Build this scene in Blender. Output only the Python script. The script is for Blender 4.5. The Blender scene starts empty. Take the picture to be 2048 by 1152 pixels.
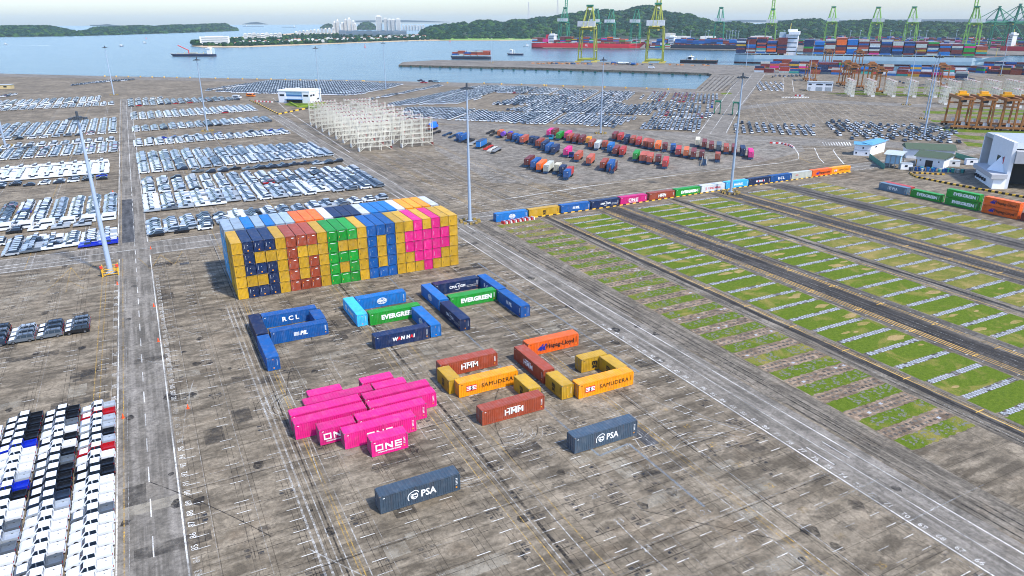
import bpy, math, random
import numpy as np
from mathutils import Vector, Matrix
random.seed(7)
R = math.radians
scene = bpy.context.scene
COL = scene.collection

# ---------------------------------------------------------------- camera
F, PITCH, ROLL, YAW, CZ = 1420.7259, .3596, -.0032, .47450, 64.879
def _basis():
    cy, sy = math.cos(YAW), math.sin(YAW)
    fw = Vector((sy*math.cos(PITCH), cy*math.cos(PITCH), -math.sin(PITCH)))
    rt = Vector((cy, -sy, 0)); up = rt.cross(fw)
    c, s = math.cos(ROLL), math.sin(ROLL)
    return c*rt+s*up, -s*rt+c*up, fw
RT, UP, FW = _basis()
cam = bpy.data.cameras.new('camera'); camo = bpy.data.objects.new('camera', cam); COL.objects.link(camo)
cam.sensor_width = 36; cam.lens = F/2048*36; cam.clip_start = 1; cam.clip_end = 60000
camo.matrix_world = Matrix(((RT.x, UP.x, -FW.x, 0), (RT.y, UP.y, -FW.y, 0), (RT.z, UP.z, -FW.z, CZ), (0, 0, 0, 1)))
scene.camera = camo
def G(px, py, z=0.):
    "where the sight line through a point of the survey photo meets height z"
    d = FW + RT*((px-1024)/F) + UP*((576-py)/F)
    t = (z-CZ)/d.z
    return (d.x*t, d.y*t)
def PX(x, y, z=0.):
    d = Vector((x, y, z-CZ)); w = d.dot(FW)
    return (1024+F*d.dot(RT)/w, 576-F*d.dot(UP)/w)
def HT(px, pyb, pyt, z0=0.):
    "height of an upright thing standing at (px,pyb) whose top shows at pyt"
    x, y = G(px, pyb, z0); lo, hi = 0., 600.
    for _ in range(40):
        m = (lo+hi)/2
        if PX(x, y, z0+m)[1] > pyt: lo = m
        else: hi = m
    return lo
def SC(px, py, z=0.):
    "pixels per metre at that ground point"
    x, y = G(px, py, z); return F/Vector((x, y, z-CZ)).dot(FW)

# ---------------------------------------------------------------- materials
def lin(c): return tuple(((v/255)/12.92 if v/255 <= .04045 else ((v/255+.055)/1.055)**2.4) for v in c)
MATS = {}
class NT:
    def __init__(s, name):
        s.m = bpy.data.materials.new(name); s.m.use_nodes = True
        s.t = s.m.node_tree; s.t.nodes.clear(); s.N = s.t.nodes; s.L = s.t.links
        s.out = s.N.new('ShaderNodeOutputMaterial'); s.b = s.N.new('ShaderNodeBsdfPrincipled')
        s.L.new(s.b.outputs[0], s.out.inputs[0]); s.co = None
        MATS[name] = s.m
    def set(s, sock, v):
        i = s.b.inputs[sock]
        if hasattr(v, 'is_output') or isinstance(v, bpy.types.NodeSocket): s.L.new(v, i)
        else: i.default_value = v
    def coord(s, scale=(1, 1, 1), rot=0, kind='Object'):
        if s.co is None: s.co = s.N.new('ShaderNodeTexCoord')
        m = s.N.new('ShaderNodeMapping'); m.inputs['Scale'].default_value = scale; m.inputs['Rotation'].default_value = (0, 0, rot)
        s.L.new(s.co.outputs[kind], m.inputs[0]); return m.outputs[0]
    def noise(s, scale, detail=4, rough=.55, stretch=(1, 1, 1), rot=0, dist=0.):
        n = s.N.new('ShaderNodeTexNoise'); n.inputs['Scale'].default_value = scale; n.inputs['Detail'].default_value = detail
        n.inputs['Roughness'].default_value = rough; n.inputs['Distortion'].default_value = dist
        s.L.new(s.coord(stretch, rot), n.inputs['Vector']); return n.outputs['Fac']
    def ramp(s, fac, stops):
        r = s.N.new('ShaderNodeValToRGB'); e = r.color_ramp.elements
        while len(e) < len(stops): e.new(.5)
        for k, (p, c) in enumerate(stops):
            e[k].position = p; e[k].color = (c, c, c, 1) if isinstance(c, (int, float)) else (*c[:3], 1)
        s.L.new(fac, r.inputs[0]); return r.outputs[0]
    def mix(s, fac, a, b, mode='MIX'):
        n = s.N.new('ShaderNodeMix'); n.data_type = 'RGBA'; n.blend_type = mode
        for k, v in ((0, fac), (6, a), (7, b)):
            if isinstance(v, bpy.types.NodeSocket): s.L.new(v, n.inputs[k])
            else: n.inputs[k].default_value = v if k == 0 else ((v, v, v, 1) if isinstance(v, (int, float)) else (*v[:3], 1))
        return n.outputs[2]
    def math(s, op, a, b=0.):
        n = s.N.new('ShaderNodeMath'); n.operation = op
        for k, v in ((0, a), (1, b)):
            if isinstance(v, bpy.types.NodeSocket): s.L.new(v, n.inputs[k])
            else: n.inputs[k].default_value = v
        return n.outputs[0]
    def bump(s, h, strength=.3, dist=.05):
        n = s.N.new('ShaderNodeBump'); n.inputs['Strength'].default_value = strength; n.inputs['Distance'].default_value = dist
        s.L.new(h, n.inputs['Height']); s.L.new(n.outputs[0], s.b.inputs['Normal'])
    def alpha(s, a):
        s.L.new(a, s.b.inputs['Alpha'])
def paint(name, rgb, rough=.5, dirt=.25, metal=0., scale=.6, dcol=(70, 60, 50), streaks=False):
    "painted surface with grime and faint fading"
    t = NT(name); c = lin(rgb)
    inf = t.N.new('ShaderNodeObjectInfo')
    vec = t.N.new('ShaderNodeVectorMath'); vec.operation = 'ADD'
    co = t.N.new('ShaderNodeTexCoord'); t.L.new(co.outputs['Object'], vec.inputs[0])
    sc = t.N.new('ShaderNodeVectorMath'); sc.operation = 'SCALE'; sc.inputs[0].default_value = (91, 57, 33); t.L.new(inf.outputs['Random'], sc.inputs['Scale'])
    t.L.new(sc.outputs[0], vec.inputs[1])
    n = t.N.new('ShaderNodeTexNoise'); n.inputs['Scale'].default_value = scale; n.inputs['Detail'].default_value = 6; n.inputs['Roughness'].default_value = .65
    t.L.new(vec.outputs[0], n.inputs['Vector'])
    f = t.ramp(n.outputs['Fac'], [(.42, 0.), (.78, 1.)])
    f = t.math('MULTIPLY', f, dirt)
    base = t.mix(f, c, lin(dcol))
    if streaks:
        mp = t.N.new('ShaderNodeMapping'); mp.inputs['Scale'].default_value = (3.2, 3.2, .35); t.L.new(vec.outputs[0], mp.inputs[0])
        n2 = t.N.new('ShaderNodeTexNoise'); n2.inputs['Scale'].default_value = 1.; n2.inputs['Detail'].default_value = 5; n2.inputs['Roughness'].default_value = .7; t.L.new(mp.outputs[0], n2.inputs['Vector'])
        base = t.mix(t.ramp(n2.outputs['Fac'], [(.56, 0.), (.78, .55)]), base, lin((104, 70, 50)))
        n3 = t.N.new('ShaderNodeTexNoise'); n3.inputs['Scale'].default_value = .9; n3.inputs['Detail'].default_value = 3; t.L.new(vec.outputs[0], n3.inputs['Vector'])
        base = t.mix(t.ramp(n3.outputs['Fac'], [(.5, 0.), (.8, .35)]), base, tuple(.75*x+.14 for x in c))
    hsv = t.N.new('ShaderNodeHueSaturation'); t.L.new(base, hsv.inputs['Color'])
    t.L.new(t.math('MULTIPLY_ADD', inf.outputs['Random'], .30), hsv.inputs['Value'])
    hsv.inputs['Value'].links[0].from_node.inputs[2].default_value = .84
    t.set('Base Color', hsv.outputs[0]); t.set('Roughness', rough); t.set('Metallic', metal)
    return t.m
def flat(name, rgb, rough=.6, metal=0., emit=None):
    t = NT(name); t.set('Base Color', (*lin(rgb), 1)); t.set('Roughness', rough); t.set('Metallic', metal); return t.m
def worn(name, rgb, keep=(.40, .55), scale=2.5, amax=.95):
    "road paint worn away in patches"
    t = NT(name); t.set('Roughness', .75)
    n = t.noise(scale, 5, .7); a = t.ramp(n, [(keep[0], .12), (keep[1], amax)])
    m2 = t.noise(.07, 3, .6); a2 = t.ramp(m2, [(.36, .3), (.55, 1.)])
    t.alpha(t.math('MULTIPLY', a, a2)); t.set('Base Color', (*lin(rgb), 1)); return t.m

# ---------------------------------------------------------------- mesh builder
class MB:
    def __init__(s): s.v = []; s.f = []; s.m = []
    def add(s, vs, fs, m=0):
        o = len(s.v); s.v += [tuple(p) for p in vs]; s.f += [tuple(o+i for i in f) for f in fs]; s.m += [m]*len(fs)
    def box(s, x0, x1, y0, y1, z0, z1, m=0):
        s.add([(x0, y0, z0), (x1, y0, z0), (x1, y1, z0), (x0, y1, z0), (x0, y0, z1), (x1, y0, z1), (x1, y1, z1), (x0, y1, z1)],
              [(0, 3, 2, 1), (4, 5, 6, 7), (0, 1, 5, 4), (1, 2, 6, 5), (2, 3, 7, 6), (3, 0, 4, 7)], m)
    def hexa(s, lo, hi, m=0):
        "lo, hi: 4 points each, counter-clockwise seen from above"
        s.add(list(lo)+list(hi), [(0, 3, 2, 1), (4, 5, 6, 7), (0, 1, 5, 4), (1, 2, 6, 5), (2, 3, 7, 6), (3, 0, 4, 7)], m)
    def prism(s, poly, z0, z1, m=0, top=None):
        n = len(poly); a = [(p[0], p[1], z0) for p in poly]; b = [(p[0], p[1], z1) for p in (top or poly)]
        s.add(a+b, [tuple(range(n-1, -1, -1)), tuple(range(n, 2*n))]+[(i, (i+1) % n, n+(i+1) % n, n+i) for i in range(n)], m)
    def sideprism(s, prof, y0, y1, m=0):
        "profile in x,z extruded along y"
        n = len(prof); a = [(p[0], y0, p[1]) for p in prof]; b = [(p[0], y1, p[1]) for p in prof]
        s.add(a+b, [tuple(range(n)), tuple(range(2*n-1, n-1, -1))]+[(i, n+i, n+(i+1) % n, (i+1) % n) for i in range(n)], m)
    def quad(s, pts, m=0): s.add(pts, [tuple(range(len(pts)))], m)
    def rect(s, x0, x1, y0, y1, z, m=0): s.add([(x0, y0, z), (x1, y0, z), (x1, y1, z), (x0, y1, z)], [(0, 1, 2, 3)], m)
    def tube(s, p0, p1, r0, r1=None, n=8, m=0, caps=True):
        r1 = r0 if r1 is None else r1; p0 = Vector(p0); p1 = Vector(p1); d = (p1-p0).normalized()
        u = d.orthogonal().normalized(); w = d.cross(u); V = []
        for p, r in ((p0, r0), (p1, r1)):
            for i in range(n):
                a = 2*math.pi*(i+.5)/n; V.append(p+u*(r*math.cos(a))+w*(r*math.sin(a)))
        Fs = [(i, (i+1) % n, n+(i+1) % n, n+i) for i in range(n)]
        if caps: Fs += [tuple(range(n-1, -1, -1)), tuple(range(n, 2*n))]
        s.add(V, Fs, m)
    def beam(s, p0, p1, w, h=None, m=0):
        s.tube(p0, p1, w*.7071, n=4, m=m)
    def line(s, p0, p1, w, z, m=0):
        "painted strip on the ground"
        a = Vector(p0[:2]); b = Vector(p1[:2]); d = (b-a)
        if d.length < 1e-6: return
        n = Vector((-d.y, d.x)).normalized()*(w/2)
        s.add([(*(a-n), z), (*(b-n), z), (*(b+n), z), (*(a+n), z)], [(0, 1, 2, 3)], m)
    def xf(s, M):
        s.v = [tuple(M @ Vector(p)) for p in s.v]; return s
    def merge(s, o, M=None, off=None):
        vs = o.v if M is None else [tuple(M @ Vector(p)) for p in o.v]
        k = len(s.v); s.v += vs; s.f += [tuple(k+i for i in f) for f in o.f]; s.m += o.m
    def mesh(s, name, mats):
        me = bpy.data.meshes.new(name); me.from_pydata(s.v, [], s.f)
        for m in mats: me.materials.append(m)
        if len(mats) > 1: me.polygons.foreach_set('material_index', s.m)
        me.update(); return me
    def build(s, name, mats, parent=None, loc=(0, 0, 0), rz=0, **kw):
        if not isinstance(mats, (list, tuple)): mats = [mats]
        return link(name, s.mesh(name, mats), parent, loc, rz, **kw)
def tag(o, label=None, cat=None, group=None, kind=None):
    if label: o['label'] = label
    if cat: o['category'] = cat
    if group: o['group'] = group
    if kind: o['kind'] = kind
    return o
def link(name, data, parent=None, loc=(0, 0, 0), rz=0, label=None, cat=None, group=None, kind=None):
    o = bpy.data.objects.new(name, data); COL.objects.link(o); o.location = loc; o.rotation_euler = (0, 0, rz)
    if parent is not None: o.parent = parent
    return tag(o, label, cat, group, kind)
def root(name, label, cat, loc=(0, 0, 0), rz=0, group=None):
    return link(name, None, None, loc, rz, label, cat, group)
def struct(name, mb, mats): return mb.build(name, mats, kind='structure')
def own(o, mats):
    "this object's own paint on a shared mesh"
    for k, m in mats.items():
        o.material_slots[k].link = 'OBJECT'; o.material_slots[k].material = m
ORD = ['', 'first', 'second', 'third', 'fourth', 'fifth', 'sixth', 'seventh', 'eighth', 'ninth', 'tenth', 'eleventh', 'twelfth', 'thirteenth', 'fourteenth',
       'fifteenth', 'sixteenth', 'seventeenth', 'eighteenth', 'nineteenth', 'twentieth']
def ordw(n):
    if n <= 20: return ORD[n]
    t = {2: 'twenty', 3: 'thirty', 4: 'forty', 5: 'fifty'}[n//10]
    return t[:-1]+'ieth' if n % 10 == 0 else t+'-'+ORD[n % 10]
# text as flat mesh data in the x,y plane, centred
_TX = {}
def text_geo(txt, size=1., bold=0., shear=0., sx=1., space=1.):
    k = (txt, size, bold, shear, sx, space)
    if k in _TX: return _TX[k]
    c = bpy.data.curves.new('t', 'FONT'); c.body = txt; c.size = size; c.offset = bold; c.shear = shear; c.space_character = space
    c.align_x = 'CENTER'; c.align_y = 'CENTER'; c.resolution_u = 2; c.fill_mode = 'FRONT'
    o = bpy.data.objects.new('t', c); COL.objects.link(o)
    dg = bpy.context.evaluated_depsgraph_get(); me = bpy.data.meshes.new_from_object(o.evaluated_get(dg))
    vs = [(v.co.x*sx, v.co.y) for v in me.vertices]; fs = [tuple(p.vertices) for p in me.polygons]
    bpy.data.objects.remove(o); bpy.data.curves.remove(c); bpy.data.meshes.remove(me)
    _TX[k] = (vs, fs); return _TX[k]
def put_text(mb, txt, cx, cy, size, m=0, plane='wall', y=-.015, z=0., rot=0., **kw):
    vs, fs = text_geo(txt, size, **kw); c, s = math.cos(rot), math.sin(rot)
    if plane == 'wall': mb.add([(cx+a, y, cy+b) for a, b in vs], fs, m)
    else: mb.add([(cx+a*c-b*s, cy+a*s+b*c, z) for a, b in vs], fs, m)
# ---------------------------------------------------------------- light, sky, air
SUN_EL, SUN_AZ = R(52), (0.42, -0.91)          # towards the sun
w = bpy.data.worlds.new('World'); scene.world = w; w.use_nodes = True
wn = w.node_tree; bg = wn.nodes['Background']
sky = wn.nodes.new('ShaderNodeTexSky'); sky.sky_type = 'NISHITA'; sky.sun_disc = False
sky.sun_elevation = SUN_EL; sky.sun_rotation = math.atan2(SUN_AZ[0], SUN_AZ[1]); sky.altitude = 60; sky.dust_density = 1.2; sky.air_density = 1.1; sky.ozone_density = 3.
tint = wn.nodes.new('ShaderNodeMix'); tint.data_type = 'RGBA'; tint.blend_type = 'MULTIPLY'; tint.inputs[0].default_value = 1; tint.inputs[7].default_value = (.95, 1.01, 1.15, 1)
wn.links.new(sky.outputs[0], tint.inputs[6]); wn.links.new(tint.outputs[2], bg.inputs[0]); bg.inputs[1].default_value = .14
sl = bpy.data.lights.new('sun', 'SUN'); sl.energy = 2.9; sl.angle = R(3.5); sl.color = (1, .93, .83)
so = bpy.data.objects.new('sun', sl); COL.objects.link(so)
sd = Vector((SUN_AZ[0], SUN_AZ[1], 0)).normalized()*math.cos(SUN_EL)+Vector((0, 0, math.sin(SUN_EL)))
so.rotation_euler = sd.to_track_quat('Z', 'Y').to_euler(); so.location = (0, 0, 400)
scene.view_settings.view_transform = 'Standard'; scene.view_settings.look = 'None'; scene.view_settings.exposure = 0.85; scene.view_settings.gamma = 1
cy = scene.cycles
cy.use_denoising = True; cy.max_bounces = 5; cy.diffuse_bounces = 2; cy.glossy_bounces = 2; cy.transparent_max_bounces = 12; cy.volume_bounces = 1
cy.use_light_tree = True; cy.caustics_reflective = False; cy.caustics_refractive = False; cy.sample_clamp_indirect = 4
scene.render.engine = 'CYCLES'; scene.cycles.pixel_filter_type = 'BLACKMAN_HARRIS'; scene.cycles.filter_width = 1.05
hz = MB(); hz.box(-14000, 14000, -9000, 19000, -9, 190)
hm = bpy.data.materials.new('haze'); hm.use_nodes = True; hn = hm.node_tree; hn.nodes.clear()
ho = hn.nodes.new('ShaderNodeOutputMaterial'); hv = hn.nodes.new('ShaderNodeVolumePrincipled')
hv.inputs['Color'].default_value = (.80, .93, 1, 1); hv.inputs['Density'].default_value = .00003; hv.inputs['Anisotropy'].default_value = .2
hn.links.new(hv.outputs[0], ho.inputs['Volume'])
hob = hz.build('haze', hm, kind='stuff')
# ---------------------------------------------------------------- ground, sea, yard surfaces
def concrete(name, dark, mid, light, blotch=.03, streak=(.13, .5, 1), joints=True, warm=.5, streak2=(.45, .10, 1)):
    t = NT(name)
    a = t.noise(blotch, 5, .6, dist=.6); b = t.noise(.16, 6, .62, dist=.8); c = t.noise(1.7, 5, .7); s1 = t.noise(1., 5, .6, streak); s2 = t.noise(1., 5, .65, streak2)
    col = t.ramp(a, [(.30, dark), (.48, mid), (.68, light)])
    b2 = t.noise(.45, 6, .68, dist=1.2); s3 = t.noise(2.6, 5, .7, tuple(streak)); sw = t.noise(.30, 6, .72, (1, 1, 1), .5, 2.5)
    col = t.mix(t.ramp(b, [(.40, .0), (.60, .8)]), col, tuple(x*.45 for x in mid))
    col = t.mix(t.ramp(s1, [(.44, .0), (.62, .75)]), col, light)
    col = t.mix(t.ramp(b2, [(.50, .0), (.66, .6)]), col, tuple(x*.50 for x in mid))
    col = t.mix(t.ramp(s2, [(.54, .0), (.72, .4)]), col, tuple(x*.42 for x in mid))
    col = t.mix(t.ramp(s3, [(.56, .0), (.74, .22)]), col, tuple(x*1.1 for x in light))
    col = t.mix(t.ramp(sw, [(.50, .0), (.64, .55)]), col, tuple(x*.5 for x in mid))
    rust = t.noise(.09, 4, .7); col = t.mix(t.ramp(rust, [(.56, 0.), (.72, warm*.6)]), col, (.27, .20, .13))
    grit = t.noise(9., 3, .8); col = t.mix(.65, col, t.mix(t.ramp(c, [(.3, 0.), (.7, 1.)]), tuple(x*.55 for x in (1, 1, 1)), (1.5, 1.48, 1.42)), 'MULTIPLY')
    col = t.mix(.5, col, t.ramp(grit, [(.3, .6), (.7, 1.4)]), 'MULTIPLY')
    if joints:
        br = t.N.new('ShaderNodeTexBrick'); br.offset = 0; br.inputs['Scale'].default_value = 1; br.inputs['Mortar Size'].default_value = .05; br.inputs['Brick Width'].default_value = 6.4; br.inputs['Row Height'].default_value = 5.2
        br.inputs['Color1'].default_value = (1, 1, 1, 1); br.inputs['Color2'].default_value = (.84, .84, .84, 1); br.inputs['Mortar'].default_value = (.35, .34, .32, 1); br.inputs['Mortar Smooth'].default_value = .3
        t.L.new(t.coord(), br.inputs['Vector']); col = t.mix(.8, col, br.outputs['Color'], 'MULTIPLY')
    t.set('Base Color', col); t.set('Roughness', .85); t.set('Specular IOR Level', .25)
    t.bump(c, .25, .03); return t.m
M_conc = concrete('worn_concrete', (.082, .066, .045), (.178, .148, .106), (.315, .268, .20))
M_lane = concrete('lane_concrete', (.135, .12, .10), (.19, .174, .147), (.27, .25, .22), .05, (.9, .035, 1), False, .15, (1.2, .04, 1))
M_asph = concrete('dark_asphalt', (.045, .041, .036), (.085, .077, .067), (.17, .156, .135), .04, (1.1, .03, 1), False, .1, (1.6, .04, 1))
M_soil = concrete('tracked_soil', (.055, .047, .037), (.13, .114, .09), (.27, .24, .195), .06, (1.3, .05, 1), False, .4, (1.6, .05, 1))
M_patch = concrete('fresh_asphalt', (.05, .052, .056), (.072, .075, .08), (.11, .112, .118), .2, (.8, .1, 1), False, 0.)
M_quay = concrete('quay_concrete', (.13, .115, .093), (.20, .18, .152), (.29, .265, .23), .02, (.05, .2, 1), True, .25)
M_yard = concrete('trailer_yard_concrete', (.12, .105, .084), (.19, .172, .142), (.29, .266, .23), .03, (.3, .35, 1), False, .4, (.12, .4, 1))

# sea
t = NT('sea_water'); t.set('Base Color', (.03, .10, .16, 1)); t.set('Roughness', .2); t.set('IOR', 1.33); t.set('Specular IOR Level', .32)
n1 = t.noise(.35, 6, .65, (1, .5, 1)); n2 = t.noise(.03, 4, .6, (.5, 1.6, 1), .6)
col = t.mix(t.ramp(n2, [(.4, 0.), (.62, 1.)]), (.045, .10, .135), (.072, .145, .185)); t.set('Base Color', col)
n3 = t.noise(.006, 5, .7, (.5, 2.2, 1), .6); col = t.mix(t.ramp(n3, [(.45, 0.), (.62, .6)]), col, (.085, .155, .19)); t.set('Base Color', col)
t.bump(t.math('ADD', n1, t.math('MULTIPLY', n2, 2.)), .8, 1.0)
M_sea = t.m
sea = MB(); sea.rect(-13500, 13500, -8500, 18500, -3.0); struct('sea', sea, M_sea)

def wpoly(px, z=0): return [G(x, y, z) for x, y in px]
# main land: the quay edge was read off along its line, then round behind the camera
yard_px_edge = [(0, 147), (200, 152), (400, 155.5), (700, 160.5), (1100, 169), (1392, 178), (1424, 149)]
edge = wpoly(yard_px_edge)
pier_back = wpoly([(1416, 146), (1060, 135), (797, 129.5), (806, 124), (876, 120), (1060, 122), (1330, 126), (1465, 130), (1800, 142), (2060, 150)])
lx = G(-700, 140)
land = [(-900, -600), (4200, -600), (4200, 300)] + pier_back[::-1] + edge[::-1] + [lx, (-900, 1500)]
g = MB(); g.prism([(p[0], p[1]) for p in land], -7, 0); 
struct('ground', g, M_conc)
# quay apron overlays
q = MB()
q.quad([(x, y, .004) for x, y in [*pier_back[:9], G(2060, 152), G(1800, 150), G(1500, 150), G(1440, 150)]])
struct('pier_deck', q, M_quay)
q = MB(); inner = wpoly([(1424, 185), (1392, 188), (1100, 178), (700, 168), (400, 162), (0, 153)])
q.quad([(x, y, .004) for x, y in [*edge[:6], *inner[1:]]]); struct('quay_apron', q, M_quay)
q = MB(); q.quad([(*G(x, y), .004) for x, y in [(1392, 184), (1425, 149), (1500, 150), (1425, 186)]]); struct('slipway', q, M_yard)
# trailer yard & cross roads
q = MB(); q.quad([(*G(x, y), .004) for x, y in [(985, 366), (870, 300), (862, 250), (1010, 250), (1390, 272), (1600, 285), (1610, 302), (1500, 330), (1180, 368)]]); struct('trailer_yard', q, M_yard)
q = MB(); q.quad([(*G(x, y), .008) for x, y in [(1392, 270), (1432, 210), (1470, 160), (1498, 146), (1530, 146), (1505, 185), (1475, 225), (1452, 272)]])
q.quad([(*G(x, y), .012) for x, y in [(860, 244), (862, 236), (1010, 249), (1390, 266), (1900, 288), (1900, 298), (1600, 291), (1390, 275), (1010, 258)]])
q.quad([(*G(x, y), .010) for x, y in [(1480, 220), (1470, 214), (1600, 198), (1830, 208), (2060, 213), (2060, 219), (1830, 214), (1600, 204)]])
q.rect(85, 560, 217.5, 227, .008); q.rect(-120, 85, 229, 243, .008)
struct('cross_road', q, M_lane)
q = MB(); q.rect(-12.2, -3.4, -50, 228.9, .004); q.rect(-12.2, -3.6, 243.1, 745, .004); q.rect(85, 94.6, -80, 217.4, .004); q.rect(85, 95, 229, 560, .004); struct('lane', q, M_lane)
q = MB()
pts = [(94.8, -80)]; random.seed(3)
for k in range(60): pts.append((94.6+random.uniform(-.5, .9), -78+k*5.))
pts += [(94.7, 217)]; q.quad([(x, y, .012) for x, y in pts]+[(101.5, 217, .012), (101.6, -80, .012)]); struct('asphalt_strip', q, M_soil)
q = MB(); q.rect(-11.1, -7.4, 246, 311, .014); q.rect(64.8, 67.2, 78, 83.5, .008); q.rect(3.5, 6, 214, 216, .008); struct('asphalt_patch', q, M_patch)
# crane runways between the grass columns
q = MB()
for x0, x1 in ((143.2, 157.2), (197.8, 211.6), (229.2, 239.5)): q.rect(x0, x1, -60, 212.5, .006)
struct('crane_runway', q, M_asph)
q = MB()
for x0, x1 in ((118.6, 125.4), (175.4, 181.2)): q.rect(x0, x1, -60, 212.5, .006)
q.rect(93, 99.5, 243, 500, .006); q.rect(119.5, 125.2, 228, 500, .006)
struct('wheel_track', q, M_soil)

q = MB()
for xa, xb, zz in ((147.6, 152.4, .0135), (203.4, 207.6, .0135), (121.4, 123.0, .0135), (231.4, 233.0, .0135), (234.6, 236.2, .0135), (178.0, 179.2, .0135)):
    n_ = 90; L_ = [(xa+random.uniform(-.25, .25), -60+272*k/n_, zz) for k in range(n_+1)]; R_ = [(xb+random.uniform(-.25, .25), -60+272*k/n_, zz) for k in range(n_+1)]; q.add(L_+R_, [(k, n_+1+k, n_+2+k, k+1) for k in range(n_)])
M_blk = concrete('rubbered_asphalt', (.018, .017, .016), (.034, .031, .028), (.085, .078, .07), .05, (1.4, .03, 1), False, .05, (1.8, .04, 1)); struct('wheel_band', q, M_blk)
# grass plots
def grass(name, g1, g2, dry, lo, hi):
    t = NT(name); a = t.noise(.11, 5, .65, dist=.8); b = t.noise(1.3, 6, .75); c = t.noise(7., 3, .8, (1, .6, 1))
    col = t.mix(t.ramp(b, [(.35, 0.), (.65, 1.)]), g1, g2)
    col = t.mix(t.ramp(a, [(lo, 0.), (hi, .9)]), col, dry)
    col = t.mix(.75, col, t.ramp(c, [(.28, .42), (.7, 1.5)]), 'MULTIPLY')
    t.set('Base Color', col); t.set('Roughness', .95); t.set('Specular IOR Level', .1); t.bump(c, .6, .15); return t.m
M_gr = grass('green_grass', (.062, .108, .008), (.125, .175, .018), (.25, .205, .06), .52, .68)
M_gy = grass('dry_grass', (.10, .128, .018), (.185, .178, .042), (.29, .225, .08), .46, .66)
M_gravel = flat('gravel_bed', (104, 106, 96), .95)
M_padw = paint('white_pad', (166, 173, 180), .8, .5, scale=.9); M_padd = concrete('weathered_beam', (.03, .028, .026), (.075, .07, .062), (.20, .185, .16), .4, (.9, .9, 1), False, .3); M_brown = concrete('brown_bed', (.055, .042, .033), (.20, .145, .10), (.37, .28, .20), .3, (.4, .9, 1), False, .6)
gg, gy, pw, pd, gv, bb, sb = MB(), MB(), MB(), MB(), MB(), MB(), MB()
M_straw = grass('straw_spots', (.16, .16, .03), (.24, .21, .06), (.36, .26, .12), .35, .6)
random.seed(11)
def patch(mb, x0, x1, y0, y1, z, j=.2, n=36):
    "rectangle with slightly ragged long edges"
    top = [(x0+(x1-x0)*k/n, y1+random.uniform(-j, j), z) for k in range(n, -1, -1)]
    bot = [(x0+(x1-x0)*k/n, y0+random.uniform(-j, j), z) for k in range(n+1)]
    mb.quad(bot+top)
def pads(x0, x1, y, z, w=1.3, dark=True, m=1.75):
    if dark: pd.rect(x0+.3, x1-.3, y-w/2, y+w/2, z)
    w = 1.5
    for yy in (-.2, .2): pw.rect(x0+.5, x1-.6, y+yy-.045, y+yy+.045, z+.0065)
    n = int((x1-x0-1)/m)
    for k in range(n):
        cx = x0+.8+(k+.5)*(x1-x0-1.4)/n
        if random.random() < .04: continue
        for sx in (-1, 1):
            for sy in (-1, 1):
                if random.random() < .84: pw.rect(cx+sx*.44-.27, cx+sx*.44+.27, y+sy*.44-.22, y+sy*.44+.22, z+.004)
        pw.rect(cx-.8, cx+.8, y-.06, y+.06, z+.008)
PY0 = 54.2
cols = [(101.9, 118.4, 0), (125.5, 142.6, 1), (157.4, 174.9, 1), (181.3, 197.4, 2), (212.0, 228.6, 3), (240.2, 254.6, 3)]
for ci, (x0, x1, kd) in enumerate(cols):
    k = 0
    y = PY0+(-2.8 if kd else 0) if ci else 57.4
    while y < 206:
        if ci == 0 and y < 54: y += 6.7; continue
        if kd == 0:
            patch(gg if y < 190 else gy, x0, x1, y, y+3.5, .010)
            for q5 in range(5):
                if random.random() < .93:
                    gx = x0+1.6+q5*3.1+random.uniform(-.2, .2); n = 20
                    for _q in range(18):
                        ex = gx+random.uniform(-.1, 2.3); ey = y+random.uniform(.55, 3.2); es = random.uniform(.12, .38); gv.quad([(ex+es*math.cos(a)*random.uniform(.6, 1.2), ey+es*math.sin(a)*random.uniform(.6, 1.2), .014+_q*.0003) for a in (0, 1.2, 2.5, 3.7, 5)])
            patch(bb, x0, x1, y+3.6, y+6.6, .010)
            for q6 in range(7):
                gx = x0+1.3+q6*2.3
                for sx in (-1, 1):
                    for sy in (-1, 1):
                        if random.random() < .92: (pd if random.random() < .93 else pw).rect(gx+sx*.55-.34, gx+sx*.55+.34, y+5.1+sy*.6-.3, y+5.1+sy*.6+.3, .016)
            y += 6.75
        else:
            mb = gg if kd == 1 or (kd == 2 and random.random() < .35) else gy
            patch(mb, x0, x1, y, y+5.35, .010); pads(x0, x1, y+6.05, .010)
            for _b in range(random.choice((0, 1, 2, 3))):      # bare, sun-dried spots
                bx_, by_ = random.choice((x1-random.uniform(1, 5), random.uniform(x0+2, x1-2))), y+random.uniform(1.2, 4.3); br_ = random.uniform(.6, 1.7)
                sb.quad([(min(x1, bx_+br_*1.6*math.cos(a)*random.uniform(.6, 1.2)), min(y+5.2, max(y+.1, by_+br_*.6*math.sin(a)*random.uniform(.6, 1.2))), .0125+len(sb.f)*.000006) for a in [2*math.pi*i/11 for i in range(11)]])
            y += 6.75
for ci, (x0, x1, kd) in enumerate(cols):       # plots in front of the frame's lower edge
    if ci == 0: continue
    for k in range(1, 12): patch(gg, x0, x1, PY0-2.8-6.75*k, PY0-2.8-6.75*k+5.35, .010); pads(x0, x1, PY0-2.8-6.75*k+6.05, .010)
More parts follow.
